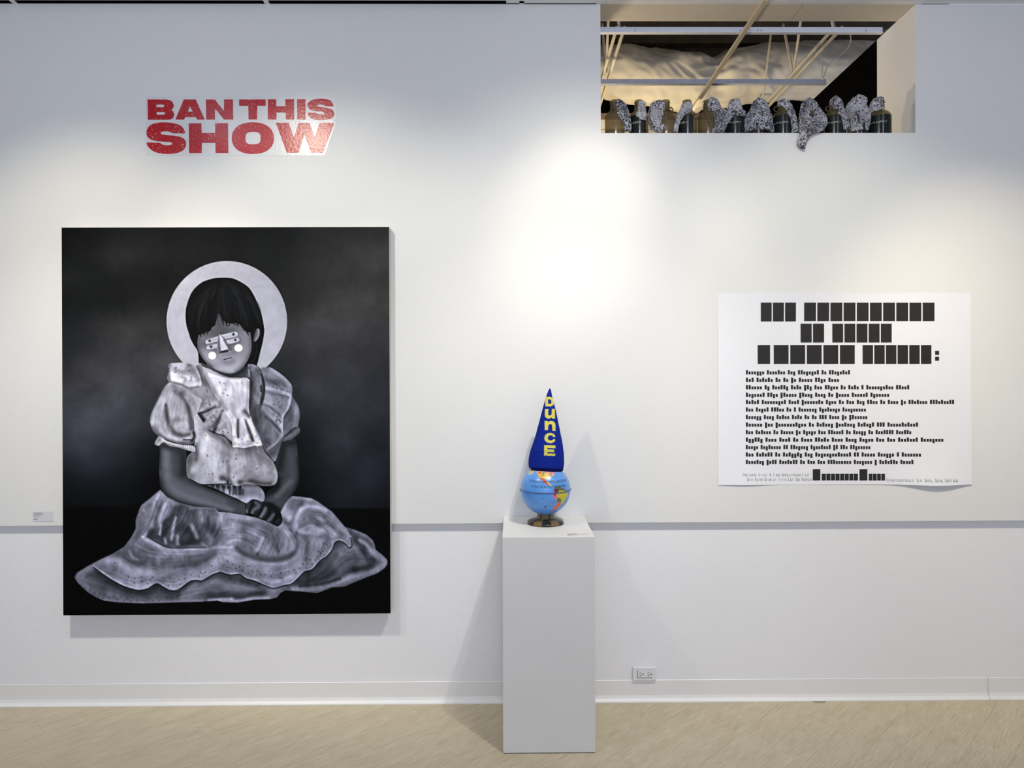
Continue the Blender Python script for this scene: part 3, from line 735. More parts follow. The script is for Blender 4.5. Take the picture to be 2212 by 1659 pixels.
prof = [(100, 446, 455), (92, 444, 458), (110, 436, 463), (150, 420, 471), (190, 407, 480), (230, 395, 490), (285, 380, 505), (340, 365, 517), (400, 350, 530), (470, 330, 545), (540, 313, 558), (580, 300, 567), (640, 280, 578), (680, 265, 583), (730, 250, 590), (780, 241, 593), (830, 238, 593), (860, 240, 590), (885, 244, 585), (898, 262, 582)]
prof = prof[1:]
nx, ny = 200, 300; vs_ = np.array([p[0] for p in prof], float); L_ = np.array([p[1] for p in prof], float); Rr = np.array([p[2] for p in prof], float)
co = np.zeros((nx + 1, ny + 1, 3)); sc_ = (gy + 3.42) / 1500 / 4.611
for j in range(ny + 1):
    v = 92 + (896 - 92) * j / ny; l, r = np.interp(v, vs_, L_), np.interp(v, vs_, Rr); xc = (l + r) / 2
    p = P(1090 + xc / 4.611, 820 + v / 4.611, gy); hw_ = (r - l) / 2 * sc_
    hd_ = min(hw_, 0.075) * 0.96
    for i in range(nx + 1):
        t = 2 * PI * i / nx; ct, s_ = math.cos(t), math.sin(t)
        fold = 1 + 0.012 * noise.noise(Vector((ct * 2, s_ * 2, v * 0.008)))
        co[i, j] = (p.x + hw_ * ct * fold, gy + hd_ * s_ * fold, p.z - (0.004 * ct if v > 880 else 0))
co = co.reshape(-1, 3); me = grid_mesh(nx, ny, co); me.shade_smooth()
u, v = proj_np(co); colr = cv.sample(u, v); bk = co[:, 1] > gy; colr[bk] = BL
set_paint(me, srgb_lin(colr)); adopt(link('hat_cloth', me, attr_mat('blue_felt', 0.95, 0.25, 350, spec=0.1)), hat)
tip = P(1090 + 450 / 4.611, 820 + 93 / 4.611, gy); bm = bmesh.new(); bmesh.ops.create_uvsphere(bm, u_segments=10, v_segments=6, radius=0.0034)
bmesh.ops.translate(bm, verts=bm.verts, vec=(tip.x + 0.0005, gy, tip.z - .001)); adopt(bmobj('tip', bm, mat('blue_cloth', rgb(18, 40, 140)[:3], 0.85), None, True), hat)

# ------------------------------------------------------------------ jugs
def glass_mat():
    n = NT('cloudy_glass'); b_ = n.b
    f = n.noise(9, 3); n.link(n.ramp(f, [(0.3, (0.13, 0.10, 0.045, 1)), (0.7, (0.22, 0.175, 0.095, 1))]), b_.inputs['Base Color'])
    b_.inputs['Roughness'].default_value = 0.08; b_.inputs['Coat Weight'].default_value = 0.4
    tr = n.node('ShaderNodeBsdfTransparent'); tr.inputs[0].default_value = (0.74, 0.66, 0.46, 1)
    mx = n.node('ShaderNodeMixShader'); mx.inputs[0].default_value = 0.52
    n.link(tr.outputs[0], mx.inputs[1]); n.link(b_.outputs[0], mx.inputs[2]); n.link(mx.outputs[0], n.n['Material Output'].inputs[0]); return n.m
M_glass = glass_mat()
M_amber = mat('amber_liquid', (0.30, 0.09, 0.015), 0.15, var=0.1)
n = NT('bottle_label'); f = n.noise(420, 2); n.link(n.ramp(f, [(0.60, (0.006, 0.009, 0.009, 1)), (0.72, (0.10, 0.12, 0.11, 1))]), n.b.inputs['Base Color']); n.b.inputs['Roughness'].default_value = 0.14; n.b.inputs['Specular IOR Level'].default_value = 0.3; n.bump(n.noise(60, 2), 0.1, 0.001); M_label = n.m
M_print_w = mat('label_print', (0.55, 0.60, 0.56), 0.4)
jm = lathe([(0.0, 0.0), (0.046, 0.0), (0.0495, 0.005), (0.05, 0.012), (0.05, 0.116), (0.0482, 0.126), (0.043, 0.136), (0.034, 0.1445), (0.026, 0.151), (0.0228, 0.158), (0.0212, 0.190), (0.0235, 0.192), (0.0235, 0.197), (0.0215, 0.199), (0.0215, 0.204), (0.0185, 0.204), (0.0185, 0.16)], 40)
hm = bmesh.new(); tube_bm(hm, [(0.019 + 0.0145 * (1 - math.cos(t)), 0, 0.166 + 0.013 * math.sin(t)) for t in np.linspace(-2.6 + PI, 2.6 + PI, 18)][::-1] if False else [(0.030 + 0.0125 * math.cos(t), 0, 0.163 + 0.0125 * math.sin(t)) for t in np.linspace(-2.4, 2.5, 18)], 0.0036, 8)
hme = bpy.data.meshes.new('handle'); bmesh.ops.recalc_face_normals(hm, faces=hm.faces); hm.to_mesh(hme); hm.free(); hme.shade_smooth()
lm = lathe([(0.0, 0.003), (0.0475, 0.003), (0.0475, 0.046), (0.0, 0.046)], 32)
lb = lathe([(0.0506, 0.020), (0.0506, 0.117)], 30, math.radians(-72), math.radians(72))
tx = text_mesh('SUPPLY', 0.014)
for vv in tx.vertices:
    a_ = (vv.co.x + 0.012) / 0.0508; z_ = 0.078 + vv.co.y + 0.0; vv.co = (0.0510 * math.cos(a_), 0.0510 * math.sin(a_), z_)
ul = bmesh.new()
for i in range(12):
    a_ = -0.95 + i * 0.06; b2 = a_ + 0.06; rr2 = 0.0510
    z_ = 0.0775 + 0.0018 * math.sin(i)
    if i % 3 == 2: continue
    ul.faces.new([ul.verts.new((rr2 * math.cos(q), rr2 * math.sin(q), z)) for q, z in ((a_, z_), (b2 - .015, z_), (b2 - .015, z_ + .006), (a_, z_ + .005))])
ulm = bpy.data.meshes.new('ul'); ul.to_mesh(ulm); ul.free()
# glyph-free worn strokes left of the readable word share its part
JUGS = [(147, 1.0, None, None, 'far left jug, unlabelled side out, amber at its bottom'),
        (306, 0.97, -25, None, 'second jug from the left, black label turned left'),
        (484, 1.0, None, 20, 'third jug from the left, mostly hidden by its bandana, ring handle at its right'),
        (626, 1.0, -35, None, 'fourth jug from the left, black label left and brown glass right'),
        (762, 1.0, None, None, 'fifth jug from the left, next to the end of the long cream bar'),
        (943, 1.0, 0, None, 'sixth jug from the left, label half hidden between two bandanas'),
        (1098, 1.0, 60, None, 'seventh jug from the left, wholly wrapped in a bandana'),
        (1262, 1.0, -6, 175, 'eighth jug from the left, full label and ring handle at its left'),
        (1440, 1.0, 50, None, 'ninth jug from the left, under the bandana that hangs over the edge'),
        (1602, 1.0, -2, 182, 'tenth jug from the left, bright streak on its label, handle left'),
        (1760, 1.0, 40, None, 'eleventh jug from the left, hidden by a crumpled bandana'),
        (1902, 1.14, -2, None, 'far right jug beside the shadowed side of the opening')]
JY = 0.115
for i, (cx, s, lab, hnd, text) in enumerate(JUGS):
    p = P(1280 + cx / 3.072, 250, JY)
    r = empty('glass_jug', (p.x, JY, OZ0 + 0.0004), text, 'jug', 'jugs along the opening'); r.scale = (s, s, 1)
    vx = math.degrees(math.atan2(-(JY + 3.42), -(p.x)))  # towards the viewer
    face = math.atan2(CAM.y - JY, CAM.x - p.x)
    link('jug_glass', jm, M_glass, r); link('liquid', lm, M_amber, r)
    h = link('handle', hme, M_glass, r); h.rotation_euler.z = math.radians(hnd if hnd is not None else 75 + 30 * i % 60)
    if lab is not None:
        l = link('label', lb, M_label, r); l.rotation_euler.z = face + math.radians(lab)
        link('label_text', tx, M_print_w, l); link('label_text', ulm, M_print_w, l)

# ------------------------------------------------------------------ bandanas
def rag_mat(name, sc, thr, seed):
    n = NT(name); tc = n.node('ShaderNodeTexCoord'); mp = n.node('ShaderNodeMapping'); mp.inputs['Location'].default_value = (seed, seed * .7, seed * 1.3); n.link(tc.outputs['Object'], mp.inputs[0])
    nz = n.node('ShaderNodeTexNoise'); nz.inputs['Scale'].default_value = 45; nz.inputs['Detail'].default_value = 2; n.link(mp.outputs[0], nz.inputs[0])
    mx = n.node('ShaderNodeMix', data_type='RGBA'); mx.inputs[0].default_value = 0.035; n.link(mp.outputs[0], mx.inputs[6]); n.link(nz.outputs[1], mx.inputs[7])
    vo = n.node('ShaderNodeTexVoronoi'); vo.inputs['Scale'].default_value = sc; n.link(mx.outputs[2], vo.inputs[0])
    mu = n.node('ShaderNodeMath', operation='MULTIPLY'); mu.inputs[1].default_value = 11; n.link(vo.outputs[0], mu.inputs[0])
    si = n.node('ShaderNodeMath', operation='SINE'); n.link(mu.outputs[0], si.inputs[0])
    n2 = n.node('ShaderNodeTexNoise'); n2.inputs['Scale'].default_value = 11; n2.inputs['Detail'].default_value = 1; n.link(mp.outputs[0], n2.inputs[0])
    pl = n.node('ShaderNodeMath', operation='MULTIPLY_ADD'); pl.inputs[1].default_value = 3.2; n.link(n2.outputs[0], pl.inputs[0]); n.link(si.outputs[0], pl.inputs[2])
    c = n.ramp(pl.outputs[0], [(0.0, (0, 0, 0, 1)), (1.0, (1, 1, 1, 1))])
    mr = n.node('ShaderNodeMapRange'); mr.inputs[1].default_value = thr; mr.inputs[2].default_value = thr + 0.35; n.link(pl.outputs[0], mr.inputs[0])
    n.link(n.ramp(mr.outputs[0], [(0.0, (0.60, 0.59, 0.62, 1)), (1.0, (0.035, 0.035, 0.055, 1))]), n.b.inputs['Base Color'])
    n.b.inputs['Roughness'].default_value = 0.85; n.bump(n.noise(35, 4), 0.5, 0.01); return n.m
MR = [rag_mat('bandana_print', 88, 1.35, 1.0), rag_mat('bandana_print_fine', 100, 1.2, 4.0), rag_mat('bandana_print_sparse', 88, 1.9, 7.0)]
RAGS = [  # rows: v, left, right (enlarged pixels), depth
 (0, 'bandana arching from the neck of the far left jug down its right side', "658:152,186 668:138,202 690:132,218 730:146,236 780:178,250 825:202,256 870:212,258"),
 (2, 'thin pale cloth draped over the neck of the second jug from the left', "670:300,348 680:292,352 705:288,352 740:285,354 775:290,356 800:318,352"),
 (0, 'big bandana hanging in front of the third jug from the left', "664:402,482 675:390,488 705:384,492 755:366,488 800:366,486 850:388,478 880:425,462"),
 (2, 'narrow bandana over the neck of the fourth jug trailing down its left', "670:606,652 682:594,660 705:588,664 745:572,662 765:560,610 800:548,585 840:538,572 880:534,566"),
 (1, 'wide printed bandana spreading right from the fifth jug', "642:776,802 655:760,826 690:750,842 725:746,860 770:768,946 800:775,930 840:780,892 885:790,860"),
 (2, 'pale cloth tent over the neck of the sixth jug from the left', "656:922,970 668:910,982 700:900,988 735:890,998 755:905,1010 775:960,1022"),
 (1, 'largest bandana cloaking the seventh jug from the left', "647:1086,1112 655:1074,1130 685:1060,1160 725:1045,1172 765:1016,1182 805:990,1190 845:984,1196 886:992,1202"),
 (0, 'slim twisted bandana sliding down the right of the eighth jug', "654:1244,1286 668:1232,1300 700:1226,1322 740:1262,1334 790:1305,1354 840:1318,1364 884:1318,1368"),
 (1, 'bandana with a frayed tail hanging over the edge onto the wall', "648:1412,1470 660:1396,1480 695:1384,1494 745:1376,1520 790:1370,1540 830:1370,1552 868:1376,1530 890:1378,1462 915:1368,1438 945:1356,1420 970:1368,1414 985:1392,1412"),
 (0, 'narrow bandana over the tenth jug falling behind its right side', "638:1592,1626 650:1580,1640 685:1572,1658 730:1582,1668 775:1640,1684 820:1652,1704 860:1660,1704"),
 (2, 'crumpled bandana heaped high over the eleventh jug', "626:1744,1786 640:1728,1812 668:1712,1824 695:1688,1816 725:1680,1832 765:1690,1828 805:1698,1838 845:1694,1828 886:1700,1822"),
 (2, 'dim thin cloth over the neck of the far right jug', "643:1886,1914 655:1864,1926 688:1844,1928 722:1838,1932 748:1850,1924")]
for ri, (mi, text, rowtxt) in enumerate(RAGS):
    rows_ = []
    for t in rowtxt.split(): v, lr = t.split(':'); l, r = lr.split(','); rows_.append((float(v), float(l), float(r)))
    va = [r[0] for r in rows_]; dense = []; NR = 34
    for k in range(NR + 1):
        v = va[0] + (va[-1] - va[0]) * k / NR; dense.append((v, np.interp(v, va, [r[1] for r in rows_]), np.interp(v, va, [r[2] for r in rows_])))
    NA = 56; vs = []; fs = []
    for k, (v, l, r) in enumerate(dense):
        yc, hd = 0.112, 0.040
        vv_ = v / 3.072; wid = (r - l) / 3.072 * 0.00235 / 2
        body = min(1, max(0, (v - 720) / 60)); hd = 0.026 + 0.030 * body
        if wid < 0.02: hd = min(hd, wid * 1.2 + 0.006)
        if wid < 0.035 and body > .5: yc, hd = 0.075, max(0.008, wid * 0.8)
        if ri == 8:
            q = min(1, max(0, (v - 785) / 78)); yc = 0.112 * (1 - q) + (-0.018) * q; hd = hd * (1 - q) + 0.011 * q
            if q < 1 and v > 785: yc = 0.112 - 0.075 * q; hd = 0.055 - 0.02 * q
            if v >= 862: yc = -0.019; hd = 0.010
        cap_ = min(1, 0.25 + k / 2.5) if k < 2 else 1
        edge = min(1.0, math.sin(min(1, k / 5 + .12) * PI / 2))
        for a_ in range(NA):
            t = 2 * PI * a_ / NA; ct, s_ = math.cos(t), math.sin(t)
            n1_ = noise.noise(Vector((t * 1.9 + ri * 5 if t < PI else (2 * PI - t) * 1.9 + ri * 5 + 3, v * 0.012, ri)))
            fl_ = 0.26 * math.sin(t * 7 + ri + v * 0.012) + 0.16 * math.sin(t * 12 + 2 * ri - v * 0.02) + 0.30 * n1_ + 0.20 * noise.noise(Vector((ct * 6, s_ * 6, v * 0.03 + ri)))
            u_ = 1280 + ((l + r) / 2 + (r - l) / 2 * ct * edge * (1 + 0.10 * fl_)) / 3.072
            yy = yc + hd * edge * s_ * (1 + 0.75 * fl_ * min(1, body + .4))
            pz = P(u_, vv_ + 1.0 * n1_, yc); zf = pz.z
            if ri != 8: zf = max(zf, OZ0 + 0.001)
            vs.append((pz.x, yy, zf))
    for k in range(NR):
        for a_ in range(NA): fs.append((k * NA + a_, k * NA + (a_ + 1) % NA, (k + 1) * NA + (a_ + 1) % NA, (k + 1) * NA + a_))
    fs.append(tuple(range(NA))); fs.append(tuple(reversed(range(NR * NA, (NR + 1) * NA))))
    o = link('bandana', fromdata(vs, fs, True), MR[mi]); tag(o, text, 'bandana', 'bandanas over the jugs')
# ------------------------------------------------------------------ the portrait on canvas
cv = Canvas(131, 488, 847, 1336, 1.0, (0, 0, 0))
KZ = {0: (0, 0, 1), 1: (120, 470, 1.885), 2: (340, 540, 5.53), 3: (300, 760, 4.366), 4: (140, 1040, 5.925), 5: (480, 1040, 5.925)}
def tone(v, warm=0.0):
    t = min(1, max(0, (v - 10) / 60)); cool = np.array([.965, .975, 1.13]); wm = np.array([1.01, 1.0, .985]); dk = np.array([.86, 1.0, 1.13])
    c = cool * (1 - warm) + wm * warm; return v * (dk * (1 - t) + c * t)
WM = 0.0
DM = np.zeros((cv.h, cv.w))
def con(v): return v if v < 66 else 145 + (v - 145) * (1.12 if v > 145 else 1.25)
def fill(k, p, v, fe=1, sm=True, al=1.0):
    global DM
    cv.k = KZ[k]; m = cv.poly(p, tone(con(v) if k != 2 else v, WM), fe, sm, al)
    if k in (0, 3, 4, 5):
        if v >= 88: DM = np.maximum(DM, m)
        else: DM = DM * (1 - m)
    return m
def st(k, p, w, v, al=0.7, hard=False): cv.k = KZ[k]; cv.st(p, np.asarray(w) * 1.16 if k > 2 and not hard and np.max(w) > 2 else w, tone(con(v) if k > 2 else v, WM), min(1, al * (1.3 if k > 2 else 1)), hard)
def dots(k, p, r, v, al=0.8, ring=None):
    cv.k = KZ[k]
    for x, y in CUT(p):
        if ring: cv.st([(x, y)], r * 1.5, tone(ring, WM), al * .6)
        cv.st([(x, y)], r, tone(v, WM), al)
# background clouds
gx = [24, 150, 250, 365, 480, 700, 930, 1050, 1150, 1260, 1360]; gyy = [40, 150, 250, 350, 450, 550, 620, 680, 750, 820, 900, 980, 1060, 1120, 1172]
GT = [[20, 22, 26, 24, 24, 22, 28, 34, 38, 40, 44], [24, 32, 40, 32, 28, 25, 34, 44, 46, 50, 54], [24, 26, 26, 22, 26, 24, 36, 42, 46, 50, 54], [24, 24, 24, 28, 26, 24, 38, 42, 46, 52, 52],
      [30, 38, 44, 42, 34, 24, 42, 52, 54, 50, 48], [34, 40, 42, 44, 46, 30, 38, 46, 46, 46, 44], [38, 48, 52, 54, 52, 30, 36, 44, 50, 48, 42], [44, 54, 58, 54, 48, 30, 38, 46, 54, 48, 42], [50, 60, 60, 48, 38, 22, 30, 42, 48, 44, 40],
      [54, 68, 62, 46, 32, 20, 24, 38, 44, 42, 40], [56, 58, 52, 34, 22, 18, 20, 32, 42, 40, 38], [44, 44, 36, 22, 16, 14, 16, 28, 38, 38, 34], [26, 28, 26, 16, 12, 10, 12, 22, 34, 36, 30], [18, 22, 20, 14, 10, 9, 10, 20, 30, 32, 24], [14, 18, 16, 12, 8, 8, 8, 16, 24, 28, 20]]
GT = np.array(GT, float)
U, V = np.meshgrid(131 + np.arange(cv.w) + .5, 488 + np.arange(cv.h) + .5)
xz, yz = (U - 120) * 1.885, (V - 470) * 1.885
tmp = np.array([np.interp(xz[0], gx, r) for r in GT]); T = np.array([np.interp(yz[:, 0], gyy, tmp[:, i]) for i in range(cv.w)]).T
T = blur(T, 14); n1_ = fnoise(cv.h, cv.w, 150, 21, 5, 1.3); n2_ = fnoise(cv.h, cv.w, 60, 22, 5)
T = (T - 14) * 1.38 + 9; T = T * (1 + .34 * n1_ + .2 * n2_) + 1.6 * fnoise(cv.h, cv.w, 6, 5, 2)
flr = 1 / (1 + np.exp(-(V - 1096.5) * 1.2)); T = T * (1 - flr) + (4.0 + 1.2 * n2_) * flr
navy = np.clip((V - 650) / 450, 0, 1)[..., None]
dk = np.array([.93, 1.0, 1.06]) * (1 - navy) + np.array([.84, .98, 1.24]) * navy; md = np.array([1.0, .99, 1.0]) * (1 - navy) + np.array([.90, .97, 1.22]) * navy
t_ = np.clip((T - 22) / 30, 0, 1)[..., None]
cv.a = T[..., None] * (dk * (1 - t_) + md * t_)
for k in range(26): x = rs.uniform(1280, 1345); y = rs.uniform(180, 215); st(1, [(x, y), (x + 12, y + 8)], .6, 74, .35)
for k in range(60): x = rs.uniform(900, 1330); y = rs.uniform(90, 330); st(1, [(x, y), (x + 14, y - 8)], 1.0, 60, .18)
# halo
cv.k = KZ[2]; WM = .25
cv.clip = cv.poly(sell(828, 852, 720, 720, 2, 90), tone(184, .4), 1, False)
st(2, "1300,500 1420,800 1350,1150", 22, 196, .5); st(2, "250,600 200,850 300,1150", 22, 184, .5); cv.clip = None
# neck & shade
fill(2, "500,1330 600,1340 800,1450 1000,1400 1060,1370 1100,1380 1090,1450 1080,1535 960,1525 850,1515 720,1465 600,1400", 62)
st(2, "620,1370 750,1460 880,1500 1000,1450 1060,1390", 5, 30, .8); st(2, "1080,1380 1095,1440 1075,1500", 3, 110, .8)
fill(2, "500,1370 540,1350 590,1345 650,1400 720,1450 690,1455 620,1420 560,1400", 66)
# hair
fill(2, "800,330 900,340 1000,385 1090,450 1150,540 1200,650 1240,760 1262,860 1275,960 1265,1060 1245,1150 1220,1250 1195,1350 1175,1398 1120,1372 1060,1395 900,1300 600,1340 590,1380 540,1350 495,1350 490,1290 482,1220 462,1175 430,1130 395,1060 370,980 345,900 335,800 340,700 360,620 400,520 460,440 540,380 640,345 720,332", 12)
# face
fm = fill(2, "470,1000 472,1100 482,1180 512,1250 560,1322 640,1390 720,1440 800,1468 880,1473 950,1450 1010,1402 1062,1340 1100,1260 1122,1170 1124,1080 1112,1000 1085,920 900,820 720,740 560,900", 126)
cv.clip = fm
st(2, "720,800 740,900 740,980", 16, 70, .8); st(2, "560,980 600,1000 900,920 1000,930", 10, 79, .7)
st(2, "620,1320 720,1400 850,1430 960,1390", 18, 180, .85); st(2, "760,1280 860,1290 980,1300 1030,1260", 14, 157, .7)
st(2, "560,1200 600,1290 680,1370", 10, 145, .6); st(2, "1040,1000 1060,1100 1050,1200", 14, 134, .6); st(2, "900,900 1000,960", 10, 113, .6)
st(2, "476,1000 482,1180 512,1250 560,1322 640,1392", 5, 70, .8); st(2, "1116,1000 1124,1170 1100,1262 1062,1340 1010,1402 950,1452", 6, 88, .75)
st(2, "640,1395 720,1442 880,1476 960,1448", 2.5, 104, .7); st(2, "500,1050 520,1150", 8, 88, .6); st(2, "600,990 760,960", 8, 88, .5)
st(2, "800,1335 850,1345 900,1325", 6, 118, .7); st(2, "780,1240 850,1250 940,1210", 5, 109, .5); st(2, "700,1250 760,1300", 6, 125, .4)
for q in ("570,1120 700,1210", "960,1090 870,1130", "760,1010 900,960"): st(2, q, 7, 62, .45)
cv.clip = None
# bangs & side hair over the face
fill(2, "340,700 400,520 540,380 720,332 900,340 1090,450 1200,650 1262,860 1275,960 1230,940 1190,930 1150,1000 1148,1090 1130,1140 1122,1080 1108,985 1075,985 1050,965 1022,922 1005,922 985,893 945,875 915,872 870,882 850,870 820,885 800,850 770,838 745,775 722,755 705,830 690,895 640,935 612,980 590,975 560,995 530,1002 512,1018 492,1012 480,1060 474,1100 478,1170 462,1175 395,1060 345,900 335,800", 13, 1, False)
for q in ("700,820 690,760", "770,835 790,890", "820,880 832,905", "860,880 850,900", "900,870 930,895", "945,875 960,905", "1010,915 1040,960", "560,985 555,1010", "600,970 590,1000", "640,930 630,960", "520,1005 515,1035", "1060,970 1085,1010"): st(2, q, 1.4, 12, .9)
st(2, "705,835 722,765 742,775 765,840", 1.2, 42, .5)
fill(2, "1150,1092 1182,1080 1212,1032 1222,972 1208,938 1185,945 1168,985 1155,1030", 118); st(2, "1205,960 1200,1020 1170,1070", 2.2, 160, .8); st(2, "1178,960 1160,1020 1152,1080", 2.5, 60, .7); st(2, "1190,990 1180,1030", 2, 90, .6)
rh = np.random.RandomState(9)
for k in range(210):
    x1 = rh.uniform(345, 1262); t = (x1 - 800) / 480; yend = 900 - 60 * (1 - abs(t)) + rh.uniform(-140, 60)
    xs0 = 800 + (x1 - 800) * rh.uniform(.25, .75); y0_ = 350 + 230 * abs((xs0 - 800) / 480) ** 1.6 + rh.uniform(5, 140)
    xm = xs0 + (x1 - xs0) * .65; a_ = np.clip((x1 - 335) / 60, .15, 1)
    if yend < y0_ + 60: continue
    st(2, [(xs0, y0_), (xm, (y0_ + yend) / 2 - 20), (x1 - (x1 - 800) * .04, yend)], rh.uniform(.5, 1.5), rh.choice([6, 26, 34, 42]), rh.uniform(.12, .34))
for q in ("600,520 520,680 480,850", "700,420 640,560", "830,380 900,430 980,520", "900,470 1000,640 1060,800", "960,620 1020,760 1060,900", "1080,560 1150,700 1200,850", "560,600 500,800 490,950", "780,470 790,650 830,800", "1190,1120 1170,1250 1130,1340", "1150,1130 1120,1250"): st(2, q, 2.6, 44, .35)
# mask-like eyes, nose, cheeks, mouth
def bar(x0, y0, x1_, y1, w):
    st(2, [(x0, y0), (x1_, y1)], (w + 9) / 5.53, 70, .55); st(2, [(x0, y0), (x1_, y1)], w / 5.53, 196, 1, True)
bar(607, 1166, 722, 1142, 23); bar(600, 1100, 722, 1058, 27); bar(840, 1100, 950, 1072, 25); bar(770, 1042, 928, 1006, 29)
st(2, "586,1128 640,1112 720,1092", 1.1, 120, .8); st(2, "800,1062 860,1058 960,1032", 1.2, 120, .8); st(2, "640,1080 715,1062", 2, 150, .6); st(2, "670,1165 715,1155", 2, 160, .6); st(2, "790,1040 880,1022", 2, 160, .5)
for x, y, r in ((622, 1085, 14), (907, 1007, 14), (640, 1155, 14), (929, 1073, 13)): st(2, [(x, y)], (r + 9) / 5.53, 150, .9); st(2, [(x, y)], r / 5.53, 40, 1, True)
fill(2, "735,998 760,1020 812,1100 852,1180 876,1186 840,1120 800,1050", 92, 1, False); st(2, "850,1130 885,1190", 3, 70, .5)
fill(2, "735,998 712,1110 714,1228 724,1238 757,1205", 122, 1, False); fill(2, "735,998 728,1100 730,1215 757,1205", 62, 1, False, .6)
fill(2, "735,998 757,1206 847,1186", 208, 1, False); st(2, "745,1030 765,1190", 2, 190, .6)
fill(2, "757,1206 847,1186 842,1218 772,1228 724,1237", 34, 1, False); st(2, "845,1190 870,1188", 2, 80, .8)
st(2, [(653, 1262)], 52 / 5.53, 160, .5); cv.k = KZ[2]; cv.poly(sell(653, 1261, 47, 47, 2, 40), tone(232, .5), 1, False); cv.poly(sell(967, 1170, 49, 46, 2, 40), tone(232, .5), 1, False)
st(2, "793,1308 835,1298 880,1284", .95, 14, 1, True)
# ---- left arm, right arm (behind the dress)
WM = 0.1
fm = fill(3, "205,860 290,880 380,900 440,930 445,1000 440,1100 460,1180 520,1222 600,1262 700,1302 800,1342 900,1385 1010,1440 1020,1500 990,1535 900,1540 760,1502 600,1478 420,1440 300,1385 235,1330 205,1270 192,1180 190,1080 196,960", 84)
cv.clip = fm
st(3, "255,930 262,1080 275,1200 330,1290 460,1370 640,1420 860,1490", [9, 10, 11, 12, 11, 9, 7], 122, .75); st(3, "330,1220 480,1300 640,1350 800,1410", 8, 112, .5)
st(3, "410,930 420,1050 415,1150", 7, 40, .8); st(3, "190,1200 230,1320 330,1400 480,1450 640,1480 760,1505 920,1545", 5, 44, .7); st(3, "440,1160 520,1225 640,1280 800,1340 950,1410", 4.5, 42, .7)
st(3, "220,880 320,910 430,945", 7, 48, .7); st(3, "200,900 196,1100", 3, 50, .6)
cv.clip = None
fm = fill(3, "1290,1030 1340,860 1450,820 1482,850 1500,1000 1512,1180 1490,1272 1430,1370 1370,1450 1335,1500 1290,1470 1180,1420 1200,1330 1285,1262 1305,1190", 62)
cv.clip = fm
st(3, "1400,900 1440,1050 1440,1180 1370,1290 1280,1370 1230,1400", [9, 9, 8, 7, 6, 5], 88, .7); st(3, "1430,1220 1350,1300 1300,1360", 5, 112, .6); st(3, "1360,880 1340,1000 1320,1100", 8, 34, .8); st(3, "1500,1000 1510,1200 1430,1370", 4, 34, .7); st(3, "1380,850 1470,850", 8, 34, .7)
st(3, "1190,1340 1290,1280 1310,1200", 7, 24, .8); st(3, "1340,1400 1310,1470", 7, 84, .6)
cv.clip = None
# ---- skirt
fm = fill(0, [(140 + x / 5.925, 1040 + y / 5.925) for x, y in CUT("1220,108 1310,200 1450,272 1650,322 1850,330 1930,345 1965,388 2133,402")] + [(480 + x / 5.925, 1040 + y / 5.925) for x, y in CUT("120,405 300,432 450,465 600,522 705,577 745,540 765,505 738,402 800,285 850,220 893,183 1000,192 1140,208 1220,250 1300,308 1400,375 1490,480 1570,572 1700,610 1850,672 1925,740 1950,790 1962,860 2040,920 2112,990 2116,1040 2080,1092 1980,1162 1800,1232 1560,1335 1400,1345 1215,1420 1000,1400 800,1388 740,1420 695,1480 600,1500 400,1510 200,1546 0,1542")] +
     [(140 + x / 5.925, 1040 + y / 5.925) for x, y in CUT("1950,1520 1750,1540 1400,1550 1000,1566 650,1552 500,1532 400,1490 300,1432 170,1312 126,1240 158,1180 300,1090 450,1010 620,930 762,840 850,722 907,610 908,500 950,372 980,308 1100,210")], 106, 1, False)
SK = cv.mask  # keep skirt mask
skirt = fm; cv.clip = skirt; WM = 0.0
# lower layer tones
st(4, "220,1200 300,1300 500,1420 900,1470", 22, 120, .6); st(4, "200,1150 260,1130 330,1080", 14, 128, .5); st(4, "450,1190 620,1300 800,1390 960,1420 1080,1400 1190,1340", 11, 76, .9)
st(4, "1280,1380 1400,1430 1500,1380 1640,1290 1780,1290 1900,1220 2000,1180 2133,1210", 10, 78, .9); st(4, "1350,1480 1450,1440 1560,1400", 8, 88, .6)
st(4, "1600,1480 1720,1380 1900,1290 2000,1260", 10, 128, .6); st(5, "0,1330 150,1330 300,1360 480,1400 700,1400", 14, 138, .7); st(5, "0,1200 150,1220 300,1270 450,1310", 9, 84, .8)
st(4, "1850,1470 2000,1480 2133,1480", 8, 82, .8); st(5, "0,1460 120,1490 260,1480 400,1440 520,1420", 8, 80, .75); st(4, "1500,1500 1560,1400 1680,1330", 6, 150, .4)
st(4, "400,1500 650,1545 1000,1558 1400,1545 1750,1530", 4, 134, .7); st(4, "1850,1530 2000,1518 2133,1512", 4, 172, .8); st(5, "0,1525 200,1530 400,1500 600,1490", 4, 150, .8); st(5, "640,1480 720,1420", 5, 120, .5)
